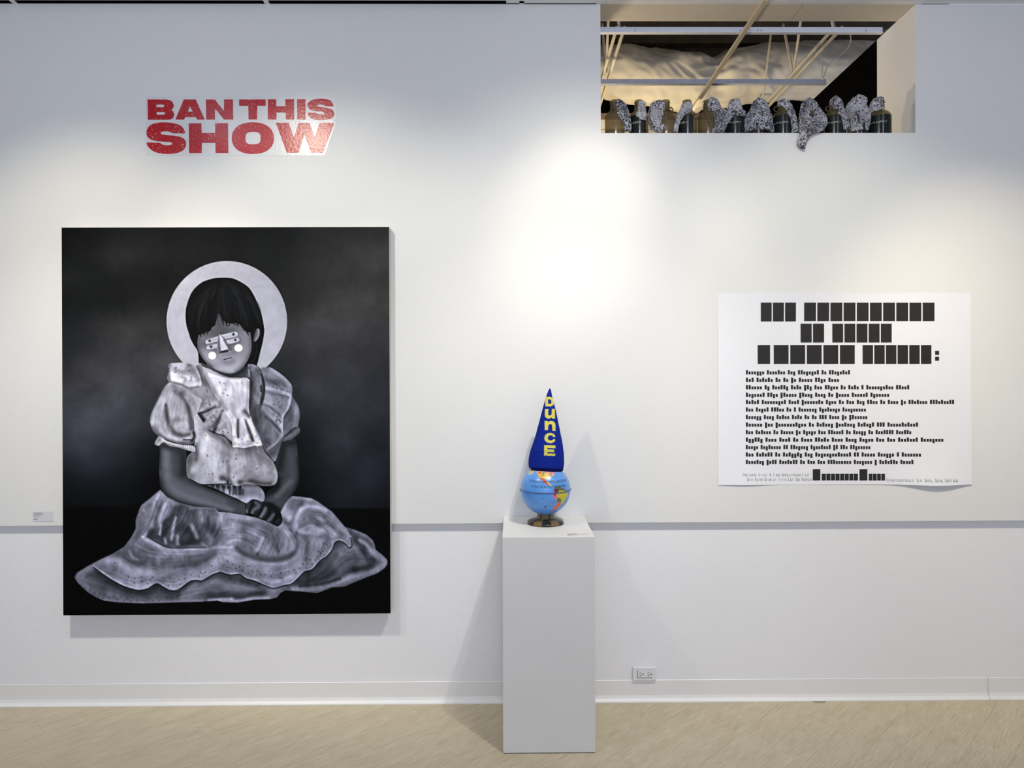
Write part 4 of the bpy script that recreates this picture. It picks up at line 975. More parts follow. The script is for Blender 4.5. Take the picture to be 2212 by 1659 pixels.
# right lower layer
st(5, "1000,1300 1150,1220 1350,1180 1600,1160 1820,1100", 20, 62, .9); st(5, "1100,1150 1300,1020 1420,900 1470,800", 14, 60, .9); st(5, "1000,1230 1200,1280 1450,1260", 12, 60, .8)
st(5, "1480,960 1600,900 1700,880", 22, 112, .9); st(5, "1520,900 1620,840 1720,835 1790,900 1850,1000", 7, 146, .75); st(5, "1500,1050 1620,1010 1700,980", 14, 104, .7)
st(5, "1790,850 1850,950 1900,1060", 7, 66, .8); st(5, "1700,640 1780,760 1880,850 1920,980", 12, 92, .8); st(5, "1640,640 1740,760 1830,830", 6, 84, .7); st(5, "1760,740 1850,800 1900,870", 4, 150, .6)
st(5, "1700,620 1850,680 1930,750", 5, 132, .6); st(5, "1950,900 2060,980 2090,1040 2000,1120", 11, 134, .8); st(5, "1900,1000 1930,1100 1850,1130", 7, 78, .7)
st(5, "900,1370 1100,1360 1350,1310 1600,1230 1850,1160 1990,1120", [5, 7, 8, 8, 8, 8], 142, .85); st(5, "1700,1120 1850,1090 1900,1060", 6, 56, .7); st(5, "1000,1330 1300,1290 1500,1230", 4, 78, .7)
# upper layer with the wavy frilled edge
um = cv.mask
edge4 = "370,1100 450,1160 600,1262 750,1342 870,1380 960,1392 1060,1370 1130,1325 1185,1308 1260,1350 1350,1393 1440,1388 1530,1325 1620,1266 1700,1262 1762,1262 1880,1192 1980,1155"
edge5 = "0,1160 100,1190 220,1180 300,1232 430,1270 520,1312 650,1356 780,1322 880,1300 960,1232 1050,1142 1150,1112 1250,1000 1340,940 1410,850 1440,770 1500,745 1570,780 1620,832 1660,800 1645,700 1590,590 1560,560 1300,200 893,100"
cv.clip = None
def both(p4, p5, rest4): return [(140 + x / 5.925, 1040 + y / 5.925) for x, y in CUT(p4)] + [(480 + x / 5.925, 1040 + y / 5.925) for x, y in CUT(p5)] + [(140 + x / 5.925, 1040 + y / 5.925) for x, y in CUT(rest4)]
cv.k = KZ[0]; um = cv.mask(both(edge4, edge5, "1200,50 900,280 880,600 740,820 560,900 380,980"), 1, True) * skirt
cv.put(um, tone(134)); cv.clip = um
st(4, "940,420 970,560 930,700 800,850", 10, 128, .7); st(4, "1000,330 1070,320", 8, 120, .6); dots(4, "1050,320 1080,300 1040,345 980,430 1000,410 960,440", 1.2, 90, .7); dots(4, "1010,370 960,430", 1.5, 190, .7)
st(4, "1200,170 1150,300 1130,450 1090,600 1035,690", [3, 4, 4, 4, 3], 184, .8); st(4, "1180,260 1110,480 1060,620", 3, 112, .5); st(4, "1290,290 1250,400 1200,520", 3.4, 176, .7); st(4, "1240,260 1190,420 1160,560", 3, 118, .6)
st(4, "1330,300 1300,400 1270,500", 3, 158, .6); st(4, "1230,150 1290,220 1400,290", 4, 158, .5)
hp = fill(4, "1400,320 1500,300 1650,325 1880,335 1960,385 1990,500 2012,640 1995,740 1890,840 1700,850 1450,856 1250,830 1120,760 1060,700 1090,610 1200,590 1260,520 1350,420", 104, 3)
st(4, "1500,330 1420,450 1290,620 1200,700", 9, 84, .6); st(4, "1560,340 1480,480 1400,640 1360,740", 5, 92, .6); st(4, "1700,400 1760,520 1860,600 1950,640", 9, 86, .6)
st(4, "1600,650 1640,720 1560,760", 16, 66, .8); st(4, "1450,640 1530,720", 10, 84, .6); st(4, "1120,680 1200,760 1300,810", 10, 82, .7); st(4, "1300,520 1260,640", 6, 78, .6)
st(4, "1420,460 1390,560 1370,700 1365,750", [2, 3.5, 4, 2], 158, .75); st(4, "1230,560 1215,680", 2.4, 160, .7); st(4, "1620,560 1660,640 1690,710", 4.5, 138, .7); st(4, "1740,400 1750,490", 7, 136, .7); st(4, "1810,380 1780,450", 4, 128, .5); st(4, "1440,700 1440,800", 3.5, 150, .6); st(4, "1600,350 1700,340 1850,350", 3, 124, .6)
st(4, "1850,690 1870,750 1850,820", 5, 132, .6); st(4, "1760,800 1790,830", 4, 140, .6); st(4, "1280,740 1290,790", 3, 150, .6)
dots(4, "1285,765 1450,720 1455,805 1860,700 1870,740 1750,470 1760,805 1860,800 1990,650 1215,570", 1.3, 180, .6); dots(4, "1460,760 1840,830 1780,840 1210,740", 1.1, 70, .6)
st(4, "1960,420 1990,560 2020,700", 2.5, 86, .6)
# ridge under the hip
st(4, "1000,715 1060,760 1150,800 1230,850 1330,885 1450,892 1600,868 1750,868 1850,875 1950,850 2133,840", [3, 5, 6, 6, 6, 5, 5, 5, 4, 4, 4], 186, .85)
st(4, "1060,705 1180,780 1300,838 1450,852 1600,846 1800,845", 2.0, 80, .7)
st(4, "1240,870 1300,950 1210,960 1180,1060", 5, 172, .5); st(4, "1400,920 1600,920 1800,900", 9, 150, .5)
st(4, "850,840 900,930 1000,900 1120,930", 12, 104, .6); st(4, "760,960 900,1040 1050,1100 1150,1110", 13, 98, .85); st(4, "830,900 870,980 930,1010", 3, 146, .5); st(4, "1100,960 1070,1060", 5, 132, .4)
st(4, "1500,1110 1650,1060 1800,1000 1930,930", 10, 104, .8); st(4, "1600,980 1750,950 1880,910", 7, 112, .6); st(4, "1300,1120 1400,1130 1560,1100", 6, 116, .6); st(4, "1200,1000 1220,1090 1350,1110", 5, 150, .5); st(4, "620,950 760,980 700,930", 9, 104, .6)
dots(4, "945,915 965,930 1100,870 1090,880 1120,880", 1.3, 70, .7)
# frill band left
st(4, "430,1050 560,1090 680,1160", 12, 128, .6); st(4, "560,1010 680,1020 760,1100 900,1150 1050,1180 1200,1190", [7, 8, 10, 11, 11, 10], 172, .75)
st(4, "700,1240 850,1310 980,1340 1080,1300", 9, 168, .7); st(4, "1290,1300 1400,1340 1480,1290 1600,1200", 9, 162, .7); st(4, "1600,1190 1750,1190 1880,1100 2000,1010 2133,960", 10, 168, .8)
st(4, "600,1130 620,1170 700,1230", 5, 136, .6); st(4, "1200,1180 1350,1190 1500,1170", 8, 138, .5); st(4, "370,1100 450,1150 600,1255 750,1335", 3, 150, .5)
DL = "815,1230 900,1245 980,1230 890,1305 985,1285 1060,1315 1120,1232 1095,1265 1260,1300 1300,1275 1355,1240 1390,1295 1325,1335 1390,1350 1460,1255 1475,1320 1530,1250 1610,1200 1715,1215 1735,1170 1770,1180 1800,1160 1880,1080 640,1050"
dots(4, DL, 1.7, 82, .8, 182)
# bottom rim dots
cv.clip = skirt
dots(4, "205,1330 260,1370 330,1400 380,1435 430,1490 450,1445 490,1505 510,1460 565,1500 630,1470 665,1520 720,1480 755,1540 800,1500 850,1545 870,1490 920,1525 1000,1480 1060,1500 1130,1535 1175,1485 1205,1535 1300,1480 1010,1530 1380,1490", 1.9, 62, .65)
dots(5, "1550,1300 1590,1275 1710,1225 1745,1245 1770,1215 1380,1310 1450,1300 1180,1360 1240,1365 1000,1350 1960,1140 2020,1100 930,1365 1300,1320", 1.5, 86, .6)
# right upper layer
cv.clip = um
st(5, "0,470 100,460 250,470 420,520", 14, 168, .75); st(5, "40,560 30,700", 9, 160, .6); st(5, "200,520 180,640", 12, 160, .5)
st(5, "280,600 360,560 480,560 560,620", 12, 116, .7); st(5, "440,600 420,700 480,680", 9, 158, .6); st(5, "0,700 120,700 250,660", 7, 124, .6); st(5, "60,780 200,720 320,690", 8, 160, .6)
st(5, "300,750 350,790 420,770", 8, 112, .6); st(5, "560,650 620,640 700,660 720,780", 12, 104, .7); st(5, "560,700 530,780 470,860 450,930", [3, 4, 5, 4], 84, .8); st(5, "520,720 470,830 440,880", 4, 172, .7)
st(5, "720,700 700,800 710,890", 5, 84, .75); st(5, "590,780 560,860 590,920", 13, 142, .6); st(5, "620,700 640,760", 9, 118, .6)
st(5, "740,560 800,620 900,700 940,800 900,880", 8, 160, .6); st(5, "800,680 850,780 840,850", 12, 152, .6); st(5, "880,600 930,680 970,760 960,850 930,920", 4.5, 92, .75)
st(5, "200,850 260,920 400,980 560,1010 700,1005 850,970 930,920", [6, 8, 9, 9, 9, 8, 6], 92, .8); st(5, "230,800 350,860", 8, 120, .5)
st(5, "0,890 120,910 260,980 420,1040 600,1060 800,1040 950,960 1000,880", 5, 164, .6)
st(5, "0,950 150,1020 300,1060 500,1110 700,1150 860,1110 980,1050 1100,1010", 11, 156, .6); st(5, "560,1250 640,1290 760,1260 880,1210", 6, 168, .5); st(5, "40,1080 80,1100", 9, 120, .6)
# knee, folds
st(5, "800,330 850,400 860,470", 14, 178, .8); st(5, "900,220 880,300 960,260", 11, 126, .7); st(5, "1000,230 1100,240 1220,290", 8, 128, .6); st(5, "900,200 1000,205 1140,225", 3, 168, .6)
st(5, "1010,310 960,400 920,500 880,540", [6, 7, 6, 5], 92, .85); st(5, "930,560 950,460 1000,360 1080,320 1180,322 1290,345 1330,370", [4, 5, 6, 5, 4, 4, 3], 180, .8)
st(5, "780,480 820,530 880,545", 5, 104, .7); st(5, "930,540 940,620 1000,640", 8, 168, .6); st(5, "1040,440 1120,430 1250,450 1380,500", 12, 142, .6); st(5, "1080,360 1200,380 1330,420", 7, 124, .55)
st(5, "1180,540 1160,600 1200,620", 9, 178, .6); st(5, "1230,540 1330,560 1420,620 1500,680", 7, 118, .6); st(5, "1260,610 1350,620 1440,680", 7, 172, .65); st(5, "1420,430 1500,560 1580,680 1620,760", 6, 158, .6); st(5, "1330,520 1440,590 1560,690", 4, 110, .6)
st(5, "960,660 1060,690 1150,680 1250,700 1330,760 1370,810", 5, 98, .75); st(5, "1000,640 1100,650 1220,670", 5, 168, .6); st(5, "1320,700 1360,760 1385,830", 5, 112, .6); st(5, "1400,760 1420,820 1370,900", 3.5, 170, .7)
st(5, "1060,720 1110,780 1110,900 1080,980", [5, 8, 8, 6], 84, .8); st(5, "1150,740 1200,780 1260,790", 13, 166, .7); st(5, "1150,860 1140,960", 9, 168, .6); st(5, "1000,740 1010,850 990,960", 9, 138, .6); st(5, "1290,770 1350,800", 9, 150, .6)
dots(5, "320,1080 345,1080 260,1135 175,1110 75,1095 50,1100 65,1020 130,1060 220,1090 335,1175 380,1150 450,1140 430,1200 490,1190 550,1190 625,1210 735,1230 770,1235 745,1165 850,1150 920,1125 985,1105 940,1162 1030,1048 1085,1048 1080,1105 1150,1048 1190,995 1120,990 1215,960 1240,990 1285,965 1260,910 1230,890 1290,885 1310,930 1330,880 1350,830 1320,855 1300,790 1340,800", 1.9, 78, .8, 178)
dots(5, "1405,640 1430,680 1400,700 1600,700 1560,690 1600,730 1330,560", 1.3, 196, .6)
# crisp frill edge
cv.clip = skirt
for kk, e in ((4, edge4), (5, "0,1160 100,1190 220,1180 300,1232 430,1270 520,1312 650,1356 780,1322 880,1300 960,1232 1050,1142 1150,1112 1250,1000 1340,940 1410,850 1440,770 1500,745 1570,780 1620,832 1660,800 1645,700")):
    pp = CUT(e); st(kk, [(x, y - 8) for x, y in pp], 1.6, 176, .6); st(kk, [(x, y + 7) for x, y in pp], 1.3, 44, .75)
cv.clip = None
# hands
fm = fill(3, "998,1440 1020,1412 1060,1395 1110,1388 1170,1420 1240,1425 1300,1460 1340,1525 1352,1590 1335,1625 1305,1640 1250,1610 1200,1590 1150,1565 1100,1550 1050,1520 1005,1530 1000,1480", 30)
cv.clip = fm
st(3, "1030,1430 1020,1480 1012,1510", 4, 60, .8); st(3, "1100,1420 1130,1450 1080,1490 1060,1525", [3, 4, 4, 3], 112, .8); st(3, "1195,1470 1170,1520 1145,1555", [3, 4, 3], 124, .8); st(3, "1270,1530 1240,1570 1215,1590", [3, 4, 3], 112, .8); st(3, "1120,1400 1160,1430", 4, 56, .7)
st(3, "1075,1420 1060,1470 1035,1520", 1.5, 14, .8); st(3, "1170,1440 1150,1500 1120,1550", 1.8, 12, .8); st(3, "1240,1480 1220,1540 1190,1580", 1.8, 12, .8); st(3, "1300,1540 1270,1600", 3, 14, .8); st(3, "1220,1440 1290,1480 1330,1560", 5, 16, .7)
st(3, "1014,1490 1020,1510", 1.6, 130, .9); st(3, "1290,1600 1320,1580", 2, 50, .6)
cv.clip = None; st(3, "1175,1425 1240,1430 1320,1480", 3.5, 22, .7)
# ---- waistband
WM = .05
fm = fill(3, "590,1240 760,1236 860,1250 1000,1240 1110,1258 1165,1300 1185,1360 1168,1412 1110,1392 1060,1392 1010,1425 930,1385 850,1352 720,1290", 112)
cv.clip = fm
st(3, "850,1330 930,1380 1010,1400 1150,1380", 9, 176, .8); st(3, "930,1340 1000,1370", 8, 150, .5); st(3, "620,1250 850,1275 980,1270 1100,1262", 4.5, 56, .8); st(3, "1010,1290 1100,1290 1150,1350", 8, 140, .6); st(3, "1160,1310 1175,1360", 3, 160, .6)
for x in range(640, 980, 26): st(3, [(x, 1262), (x + 4, 1300 + (x - 640) * .13)], 1.5, 150 if (x // 26) % 2 else 70, .55)
for x in range(860, 1000, 30): st(3, [(x, 1300), (x - 4, 1340)], 2.5, 78, .6)
cv.clip = None; WM = .35
# ---- torso
fm = fill(3, "540,170 650,190 800,240 900,258 1040,262 1040,560 1060,620 1120,760 1160,880 1200,960 1262,1030 1300,1120 1306,1190 1282,1248 1200,1262 1100,1252 1000,1243 930,1262 880,1250 850,1240 760,1240 680,1243 600,1245 560,1238 500,1205 458,1180 447,1100 452,1000 500,940 520,880 525,820 510,600 480,400 500,250", 178)
cv.clip = fm
st(3, "540,560 560,700 590,820", 9, 188, .7); st(3, "640,740 760,800 860,880 1000,930 1120,900 1180,940", [9, 10, 12, 13, 12, 10], 112, .85); st(3, "800,950 900,960 1000,940", 10, 128, .6)
st(3, "1140,980 1220,1040 1270,1130", 14, 122, .8); st(3, "1000,1100 1080,1180 1180,1200 1270,1180", 15, 138, .7); st(3, "1100,1060 1160,1080", 12, 160, .5)
st(3, "530,900 555,980 545,1010", [8, 7, 5], 74, .9); st(3, "480,960 470,1080 490,1170", 9, 110, .8); st(3, "570,1000 600,1060", 9, 140, .5)
st(3, "620,860 650,960 700,1060", 18, 200, .7); st(3, "540,1120 620,1170 760,1200", 13, 196, .7); st(3, "920,960 940,1040 900,1130 900,1190", 13, 188, .7); st(3, "900,1120 940,1220", 10, 182, .6)
st(3, "830,1030 845,1120 840,1220", [4, 5, 5], 128, .6); st(3, "780,1190 840,1215 870,1250", 6, 98, .7); st(3, "950,1230 1040,1215 1150,1240 1270,1240", 5, 94, .8); st(3, "1000,1180 1000,1230", 6, 140, .5)
st(3, "560,1236 700,1236 800,1230", 3, 168, .6); st(3, "1285,1120 1300,1190 1270,1240", 4, 160, .6); st(3, "835,1225 850,1245 860,1240", 1.6, 24, .9); dots(3, "855,1235", 1.3, 220, .9)
dots(3, "645,975 648,985 795,1030 790,1040 915,968 912,1008 920,1005 700,1145 690,1155 655,1152 890,1185 893,1175 1100,1095 1110,1100 1105,957 1130,1080 625,790 800,850 808,856", 1.3, 84, .75)
st(3, "1100,1090 1120,1070 1140,1085", 1.2, 200, .5)
# front panel
cv.clip = None
fm = fill(3, "585,160 620,180 700,212 800,240 900,256 960,262 1042,262 1040,380 1032,480 1030,560 1062,640 1112,740 1150,820 1162,872 1120,888 1085,882 1040,896 990,905 930,898 885,895 878,800 866,660 800,560 720,440 650,320 600,230", 200)
cv.clip = fm
st(3, "700,260 800,300 840,400 860,500", 20, 212, .6); st(3, "960,280 965,400 960,500", 14, 196, .5); st(3, "620,190 660,290 740,420 820,540", 5, 150, .6); st(3, "880,500 900,620 920,680", 6, 165, .6)
st(3, "1000,560 1025,590 1050,620", 5, 112, .8); st(3, "1030,280 1030,400 1020,540", 4, 160, .6); st(3, "935,640 930,720 932,800", [2, 4, 3], 92, .85); st(3, "1000,640 1030,720 1060,800 1075,840", [2, 4, 4, 2], 96, .85); st(3, "1060,650 1100,740 1130,820", 3, 130, .6)
st(3, "900,640 900,740 905,830", 4, 222, .7); st(3, "970,650 985,740 1000,820", 6, 224, .7); st(3, "1040,640 1080,740 1110,820", 3.5, 222, .6); st(3, "885,800 890,880", 3, 150, .6); st(3, "890,888 990,898 1080,876 1150,868", 1.8, 220, .7); st(3, "780,300 830,290", 6, 178, .5); st(3, "970,270 968,300", 1.5, 150, .6)
dots(3, "975,825 1025,840 980,865 1050,845 1100,800 1135,820 1110,860 1125,855 905,800 910,860 940,870 1060,870", 1.9, 140, .7, 226); dots(3, "815,355 835,408 830,412 790,390 760,290 800,295 690,190", 1.1, 70, .8)
cv.clip = None
# left ruffle
fm = fill(3, "520,150 580,115 600,150 625,220 660,300 720,420 800,530 792,600 775,660 865,668 877,870 850,850 800,800 730,778 680,760 640,720 600,660 560,600 552,580 575,510 590,450 540,420 480,380 450,340 560,330 585,290 560,230", 146)
cv.clip = fm
st(3, "560,160 600,260 680,380 780,520", 6, 100, .7); st(3, "600,360 660,380 740,500", 10, 160, .6); st(3, "570,560 640,520 720,490", [2, 4, 6], 186, .6); st(3, "556,585 640,560 720,520", 2.4, 84, .8)
st(3, "600,655 660,600 730,530", 3, 80, .85); st(3, "640,620 720,560 780,530", 6, 178, .7); st(3, "620,690 700,640 770,590", 6, 166, .6); st(3, "700,760 740,680 790,560", 3, 84, .8); st(3, "640,720 700,700 740,640", 4, 120, .6)
st(3, "760,700 790,640 800,580", 5, 196, .7); st(3, "740,770 800,740 860,760", 3.5, 180, .7); st(3, "790,790 850,840 870,860", 3, 84, .8); st(3, "820,600 850,700 860,800", 5, 172, .6); st(3, "590,480 640,430 690,440", 8, 134, .7); st(3, "580,600 610,640", 4, 74, .7)
st(3, "660,740 740,775 800,800 870,868", 1.8, 72, .7); dots(3, "640,360 645,378 660,468 668,500 725,560 722,620 690,660 675,615 700,600 790,750 820,640 800,640 665,490 760,520 840,760", 1.5, 70, .75)
cv.clip = None
# left shoulder cap
fm = fill(3, "284,115 340,106 420,102 480,112 530,138 560,190 580,250 588,310 560,338 520,352 460,350 400,325 330,300 290,292 268,245 285,180", 176)
cv.clip = fm
st(3, "350,240 420,270 500,300 540,270", 16, 214, .75); st(3, "300,140 400,125 500,150", 8, 190, .6); st(3, "290,120 278,200 285,280", 4, 110, .7); st(3, "480,130 530,200 560,260", 7, 132, .7); st(3, "340,170 400,190 470,170", 6, 146, .6)
st(3, "300,290 400,310 470,345 560,330", 3, 112, .6); st(3, "400,230 440,260 420,290", 3, 160, .6); dots(3, "350,150 345,165 352,185 340,192 490,240 495,255 485,270 470,180 480,175", 1.6, 100, .75)
cv.clip = None
# left sleeve
fm = fill(3, "290,290 340,302 400,318 450,345 500,400 552,545 540,580 512,620 510,700 526,790 500,830 522,800 510,862 440,872 330,852 240,822 180,790 130,740 106,660 118,580 165,480 215,380 250,320", 164)
cv.clip = fm
st(3, "300,420 330,560 340,680", 15, 186, .7); st(3, "170,560 160,660 190,740", 9, 180, .6); st(3, "240,420 190,520", 8, 178, .5); st(3, "380,680 440,720 490,700", 13, 180, .6)
st(3, "255,500 270,640 320,750 400,790 470,780", [3, 5, 6, 6, 4], 104, .75); st(3, "400,400 450,480 480,580 495,720", [5, 6, 6, 6], 104, .8); st(3, "440,420 500,520 520,600", 4, 176, .6); st(3, "330,330 350,380 420,400", 6, 128, .6); st(3, "310,660 340,640 400,640", 5, 132, .5)
st(3, "120,720 200,800 330,850 500,860", 5, 108, .7); st(3, "108,640 130,540 210,400", 2.5, 126, .6); st(3, "200,740 260,790 400,830 510,800", 4, 190, .5); st(3, "420,830 490,830", 1.5, 50, .7); st(3, "250,320 215,390", 5, 120, .5); dots(3, "350,345 340,370 370,350 450,450", 1.6, 112, .6)
cv.clip = None
fm = fill(3, "148,862 172,815 190,798 220,808 260,840 330,862 420,878 500,885 528,905 530,935 515,942 450,928 380,905 290,888 235,855 208,868 190,886 160,880", 178)
cv.clip = fm; st(3, "230,835 300,866 400,886 510,905", 3.5, 206, .8); st(3, "160,865 190,830", 4, 130, .6); st(3, "240,860 330,890 450,925", 2, 120, .6); 
for x in range(240, 520, 18): st(3, [(x, 848 + (x - 240) * .17), (x + 3, 878 + (x - 240) * .17)], .8, 120, .5)
cv.clip = None
st(3, "500,840 522,800 515,760", 3, 60, .8)
# right inner ruffle & right fan & sleeve
WM = .1
fm = fill(3, "1436,420 1480,470 1508,530 1516,600 1506,670 1490,720 1420,760 1360,800 1352,640 1420,500", 112)
cv.clip = fm; st(3, "1480,520 1490,620 1460,700", 7, 140, .7); st(3, "1400,640 1380,760", 7, 118, .5); st(3, "1370,600 1400,560", 5, 80, .5); st(3, "1440,520 1430,640", 5, 96, .5); dots(3, "1480,600 1430,560 1440,690", 1.5, 90, .6); cv.clip = None
fm = fill(3, "1352,845 1360,800 1400,760 1450,715 1490,705 1520,722 1510,765 1470,800 1430,826 1390,835", 92); cv.clip = fm; st(3, "1390,800 1450,770 1500,735", 4, 116, .7); st(3, "1380,790 1430,750", 3, 60, .7); cv.clip = None
fm = fill(3, "1150,160 1200,146 1245,148 1300,180 1345,212 1400,262 1442,322 1440,420 1418,520 1362,622 1358,780 1338,860 1310,960 1280,1032 1240,990 1200,940 1165,880 1120,760 1062,620 1150,510 1185,420 1190,300", 138)
cv.clip = fm
st(3, "1200,180 1260,240 1330,280 1400,300", 9, 122, .7); st(3, "1190,250 1240,280 1300,290", 6, 104, .6); st(3, "1250,160 1340,220 1430,310", 4, 156, .6)
st(3, "1190,345 1260,350 1340,380 1442,418", [5, 5, 5, 3], 178, .8); st(3, "1195,375 1280,400 1380,420 1430,440", 3, 96, .7); st(3, "1190,430 1260,500 1340,590 1360,620", 14, 160, .7); st(3, "1290,430 1340,480 1380,540", 13, 140, .6)
st(3, "1165,495 1230,520 1300,570 1352,628", [2, 3, 3, 3], 96, .8); st(3, "1180,540 1260,600 1340,680 1355,730", 9, 162, .7); st(3, "1190,610 1260,670 1350,762", 3, 88, .8); st(3, "1355,600 1352,700 1358,780", 3, 182, .7); st(3, "1430,430 1400,540 1360,620", 3, 178, .7)
st(3, "1130,600 1170,720 1230,860", 16, 84, .75); st(3, "1200,700 1280,800 1320,820", 13, 120, .7); st(3, "1210,930 1270,860 1345,770", 3, 132, .7); st(3, "1240,960 1290,930 1320,860", 8, 92, .7); st(3, "1350,780 1290,860 1210,915", 2, 150, .6)
dots(3, "1265,325 1300,340 1345,350 1355,435 1390,450 1300,440 1320,470 1270,495 1330,520 1350,500 1280,570 1270,590 1300,610 1320,640 1335,660 1300,640 1270,750 1310,745 1250,800 1300,800 1215,880 1240,850 1400,370 1385,400 1290,650 1210,790", 2.1, 92, .7, 158)
cv.clip = None
fm = fill(3, "1024,122 1060,112 1100,125 1140,150 1165,200 1182,300 1180,400 1165,500 1140,560 1120,700 1090,680 1062,625 1035,540 1040,400 1042,262 1040,200", 104)
cv.clip = fm
st(3, "1080,160 1120,300 1110,440", 7, 126, .7); st(3, "1160,220 1172,340 1150,480", 3, 70, .8); st(3, "1050,200 1060,320 1050,520", 4, 84, .7); st(3, "1140,240 1150,350 1130,480", 3, 136, .6); st(3, "1080,560 1110,660", 7, 84, .7); st(3, "1150,320 1152,370", 2, 40, .7); st(3, "1030,130 1070,125 1120,150", 2.5, 142, .7); dots(3, "1070,440 1110,500 1080,520", 1.5, 64, .6)
cv.clip = None; st(3, "1035,170 1040,215", 1.6, 160, .8)
# brush grain
DM = blur(DM, 1)
ya, xa = np.meshgrid(np.arange(cv.h), np.arange(cv.w), indexing='ij')
def warp(n0, cell, seed, amp):
    dx = fnoise(cv.h, cv.w, cell * 2, seed, 2) * amp; dy = fnoise(cv.h, cv.w, cell * 2, seed + 1, 2) * amp
    return n0[np.clip(ya + dy, 0, cv.h - 1).astype(int), np.clip(xa + dx, 0, cv.w - 1).astype(int)]
rid = 1 - np.abs(warp(fnoise(cv.h, cv.w, 34, 41, 3, .7), 40, 43, 34)) * 2.4
rid2 = warp(fnoise(cv.h, cv.w, 15, 51, 3, .6), 20, 53, 18)
fab = (rid - rid.mean()) * .11 + rid2 * .15 + fnoise(cv.h, cv.w, 4, 61, 2) * .035
cv.a = cv.a * (1 + (fab * DM)[..., None])
def usm(r, amt, msk):
    for c_ in range(3):
        ch = cv.a[..., c_]; cv.a[..., c_] = np.clip(ch + (ch - blur(ch, r)) * amt * msk, 3, 246)
inner = np.clip((blur(DM, 3) - .55) / .45, 0, 1)
fg = Canvas(131, 488, 847, 1336, 1.0, (128.0, 128.0, 128.0)); rf = np.random.RandomState(77)
def flow(k, A_, B_2, n, w=(1.2, 4.0), amp=26, al=.55, seg=(.18, .75)):
    fg.k = KZ[k]; a1 = np.array(catmull(CUT(A_), False, 8)); b1 = np.array(catmull(CUT(B_2), False, 8)); N = 24
    ra = np.array([[np.interp(t, np.linspace(0, 1, len(q)), q[:, c_]) for c_ in (0, 1)] for q in (a1, b1) for t in np.linspace(0, 1, N)]).reshape(2, N, 2)
    for i in range(n):
        u_ = rf.rand(); L_2 = rf.uniform(*seg); t0 = rf.uniform(0, 1 - L_2); i0 = int(t0 * (N - 1)); i1 = max(i0 + 3, int((t0 + L_2) * (N - 1))); du = rf.uniform(-.06, .06)
        p_ = [(ra[0, j] * (1 - u_ - du * (j - i0) / N) + ra[1, j] * (u_ + du * (j - i0) / N)) for j in range(i0, min(N, i1 + 1), 3)]
        if len(p_) < 2: continue
        w_2 = rf.uniform(*w) * 1.55; prof_ = [w_2 * f_ for f_ in np.sin(np.linspace(.25, PI - .25, len(p_)))]
        v_ = 128 + .74 * amp * rf.uniform(.5, 1.3) * (1 if rf.rand() < .5 else -1.15)
        fg.st(p_, prof_, (v_, v_, v_), al)
flow(4, "1220,120 1120,350 1000,650 850,850", "1500,310 1380,500 1250,650 1080,700", 46)
flow(4, "1430,320 1300,520 1130,690", "1950,400 2000,560 1900,800", 60, amp=34)
flow(4, "900,800 1100,900 1400,930 1800,900 2100,870", "750,980 1000,1110 1300,1140 1650,1080 1950,960", 44)
flow(4, "420,1080 620,1150 850,1240 1100,1230 1400,1230 1700,1190 2000,1040", "450,1150 700,1310 950,1380 1180,1300 1400,1380 1640,1250 1980,1140", 44, amp=18)
flow(5, "0,440 200,470 450,540 640,640", "0,860 200,760 500,900 700,1000", 46)
flow(5, "740,560 900,700 940,850 850,950", "560,640 560,750 480,860 460,950", 40, amp=30)
flow(5, "0,900 260,980 600,1060 900,1020", "0,1100 300,1190 650,1300 950,1180", 40, amp=18)
flow(5, "930,560 1000,370 1150,330 1350,400 1600,680", "1000,620 1150,560 1300,640 1400,760", 54, amp=28)
flow(5, "1000,640 1050,800 1010,1000", "1380,760 1340,900 1150,1060", 34, amp=24)
flow(4, "200,1160 450,1250 800,1420 1200,1430", "200,1330 450,1470 900,1530 1400,1530", 40, amp=20)
flow(4, "1400,1420 1600,1300 1850,1250 2130,1220", "1450,1540 1700,1500 1900,1490 2130,1500", 34, amp=22)
flow(5, "0,1230 300,1290 600,1390", "0,1480 300,1480 640,1470", 30, amp=20)
flow(5, "1000,1300 1300,1150 1500,900 1700,840", "1000,1380 1400,1300 1700,1150 1950,1100", 54, amp=28)
flow(5, "1620,600 1800,700 1950,900 2080,1030", "1650,700 1800,850 1880,1050", 40, amp=28)
flow(3, "560,600 560,800 520,1000 560,1180", "1150,900 1180,1000 1220,1100 1240,1230", 60, (1.5, 5), 16)
flow(3, "280,320 180,520 130,700 200,790", "480,420 500,600 500,780", 46, (1.5, 4.5), 22)
flow(3, "620,200 760,440 880,640 890,860", "1020,280 1010,540 1100,760 1150,860", 40, (1.2, 4), 13)
flow(3, "1060,150 1090,300 1060,500 1100,650", "1160,200 1170,350 1140,520 1130,660", 24, (1, 2.5), 28)
flow(3, "1200,170 1330,260 1430,400", "1190,330 1260,350 1380,420", 26, (1.2, 3.5), 22)
flow(3, "1190,450 1300,560 1350,640", "1180,620 1280,740 1330,840", 26, (1.2, 3.5), 22)
flow(3, "300,130 420,150 540,200", "300,270 430,300 560,300", 26, (1.2, 3.5), 18)
flow(3, "560,480 640,470 700,440", "700,760 760,680 800,580", 26, (1, 2.6), 26)
cv.a = cv.a * (1 + (fg.a / 128 - 1) * DM[..., None])
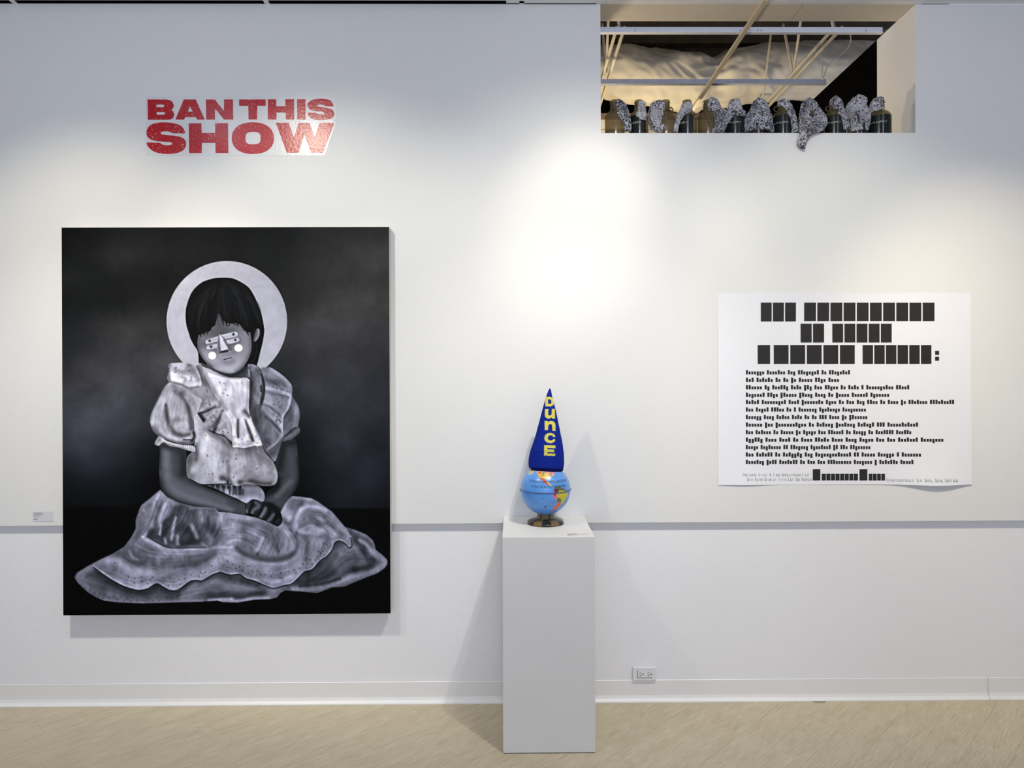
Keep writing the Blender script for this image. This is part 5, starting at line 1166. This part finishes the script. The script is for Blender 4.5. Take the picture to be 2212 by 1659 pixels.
usm(9, .30, inner); usm(3, .38, inner); usm(2, .35, np.clip(1 - inner, 0, 1) * np.clip((V < 840) * 1.0 + (V > 960), 0, 1) * (U > 340) * (U < 660))
skn = warp(fnoise(cv.h, cv.w, 22, 71, 3, 1.5), 24, 73, 16); mid_ = np.clip((cv.a.mean(-1) - 40) / 30, 0, 1) * (1 - DM); cv.a = cv.a * (1 + (skn * .05 * mid_)[..., None])
n_ = fnoise(cv.h, cv.w, 9, 31, 3, .7) * .035 + fnoise(cv.h, cv.w, 30, 32, 3) * .035
cv.a = cv.a * (1 + n_[..., None])
# ---- canvas geometry
A, B_ = P(133, 491, -0.042), P(843, 1327, -0.042); pz1, pz0 = P(480, 491, -0.042).z, P(480, 1327.5, -0.042).z; px0, px1 = P(134.7, 900, -0.042).x, P(842, 900, -0.042).x
art = empty('painting', ((px0 + px1) / 2, 0, pz0), 'large dark canvas of a seated girl in a ruffled dress with a white halo', 'painting')
bm = bmesh.new(); box(bm, px0, px1, -0.0415, -0.0002, pz0, pz1)
M_edge = mat('canvas_edge', (0.62, 0.585, 0.52), 0.8, var=0.05, scale=8); adopt(bmobj('stretched_canvas', bm, M_edge), art)
nx, ny = 590, 700
sI, tI = np.meshgrid(np.linspace(0, 1, nx + 1), np.linspace(0, 1, ny + 1), indexing='ij')
uu = (133 * (1 - sI) + 841 * sI) * (1 - tI) + (137 * (1 - sI) + 843.5 * sI) * tI; vv2 = (491 * (1 - tI) + (1332 * (1 - sI) + 1322.5 * sI) * tI)
co = np.stack([px0 + (px1 - px0) * sI, np.full_like(sI, -0.0425), pz1 + (pz0 - pz1) * tI], -1)
co[[0, -1], :, 1] = -0.0415; co[:, [0, -1], 1] = -0.0415
me = grid_mesh(nx, ny, co.reshape(-1, 3)); me.flip_normals()
set_paint(me, np.clip(srgb_lin(cv.sample(uu.ravel(), vv2.ravel())) * PAINT_GAIN, 0, .9))
adopt(link('painted_face', me, attr_mat('oil_paint', 0.6, 0.1, 300, spec=0.06)), art)
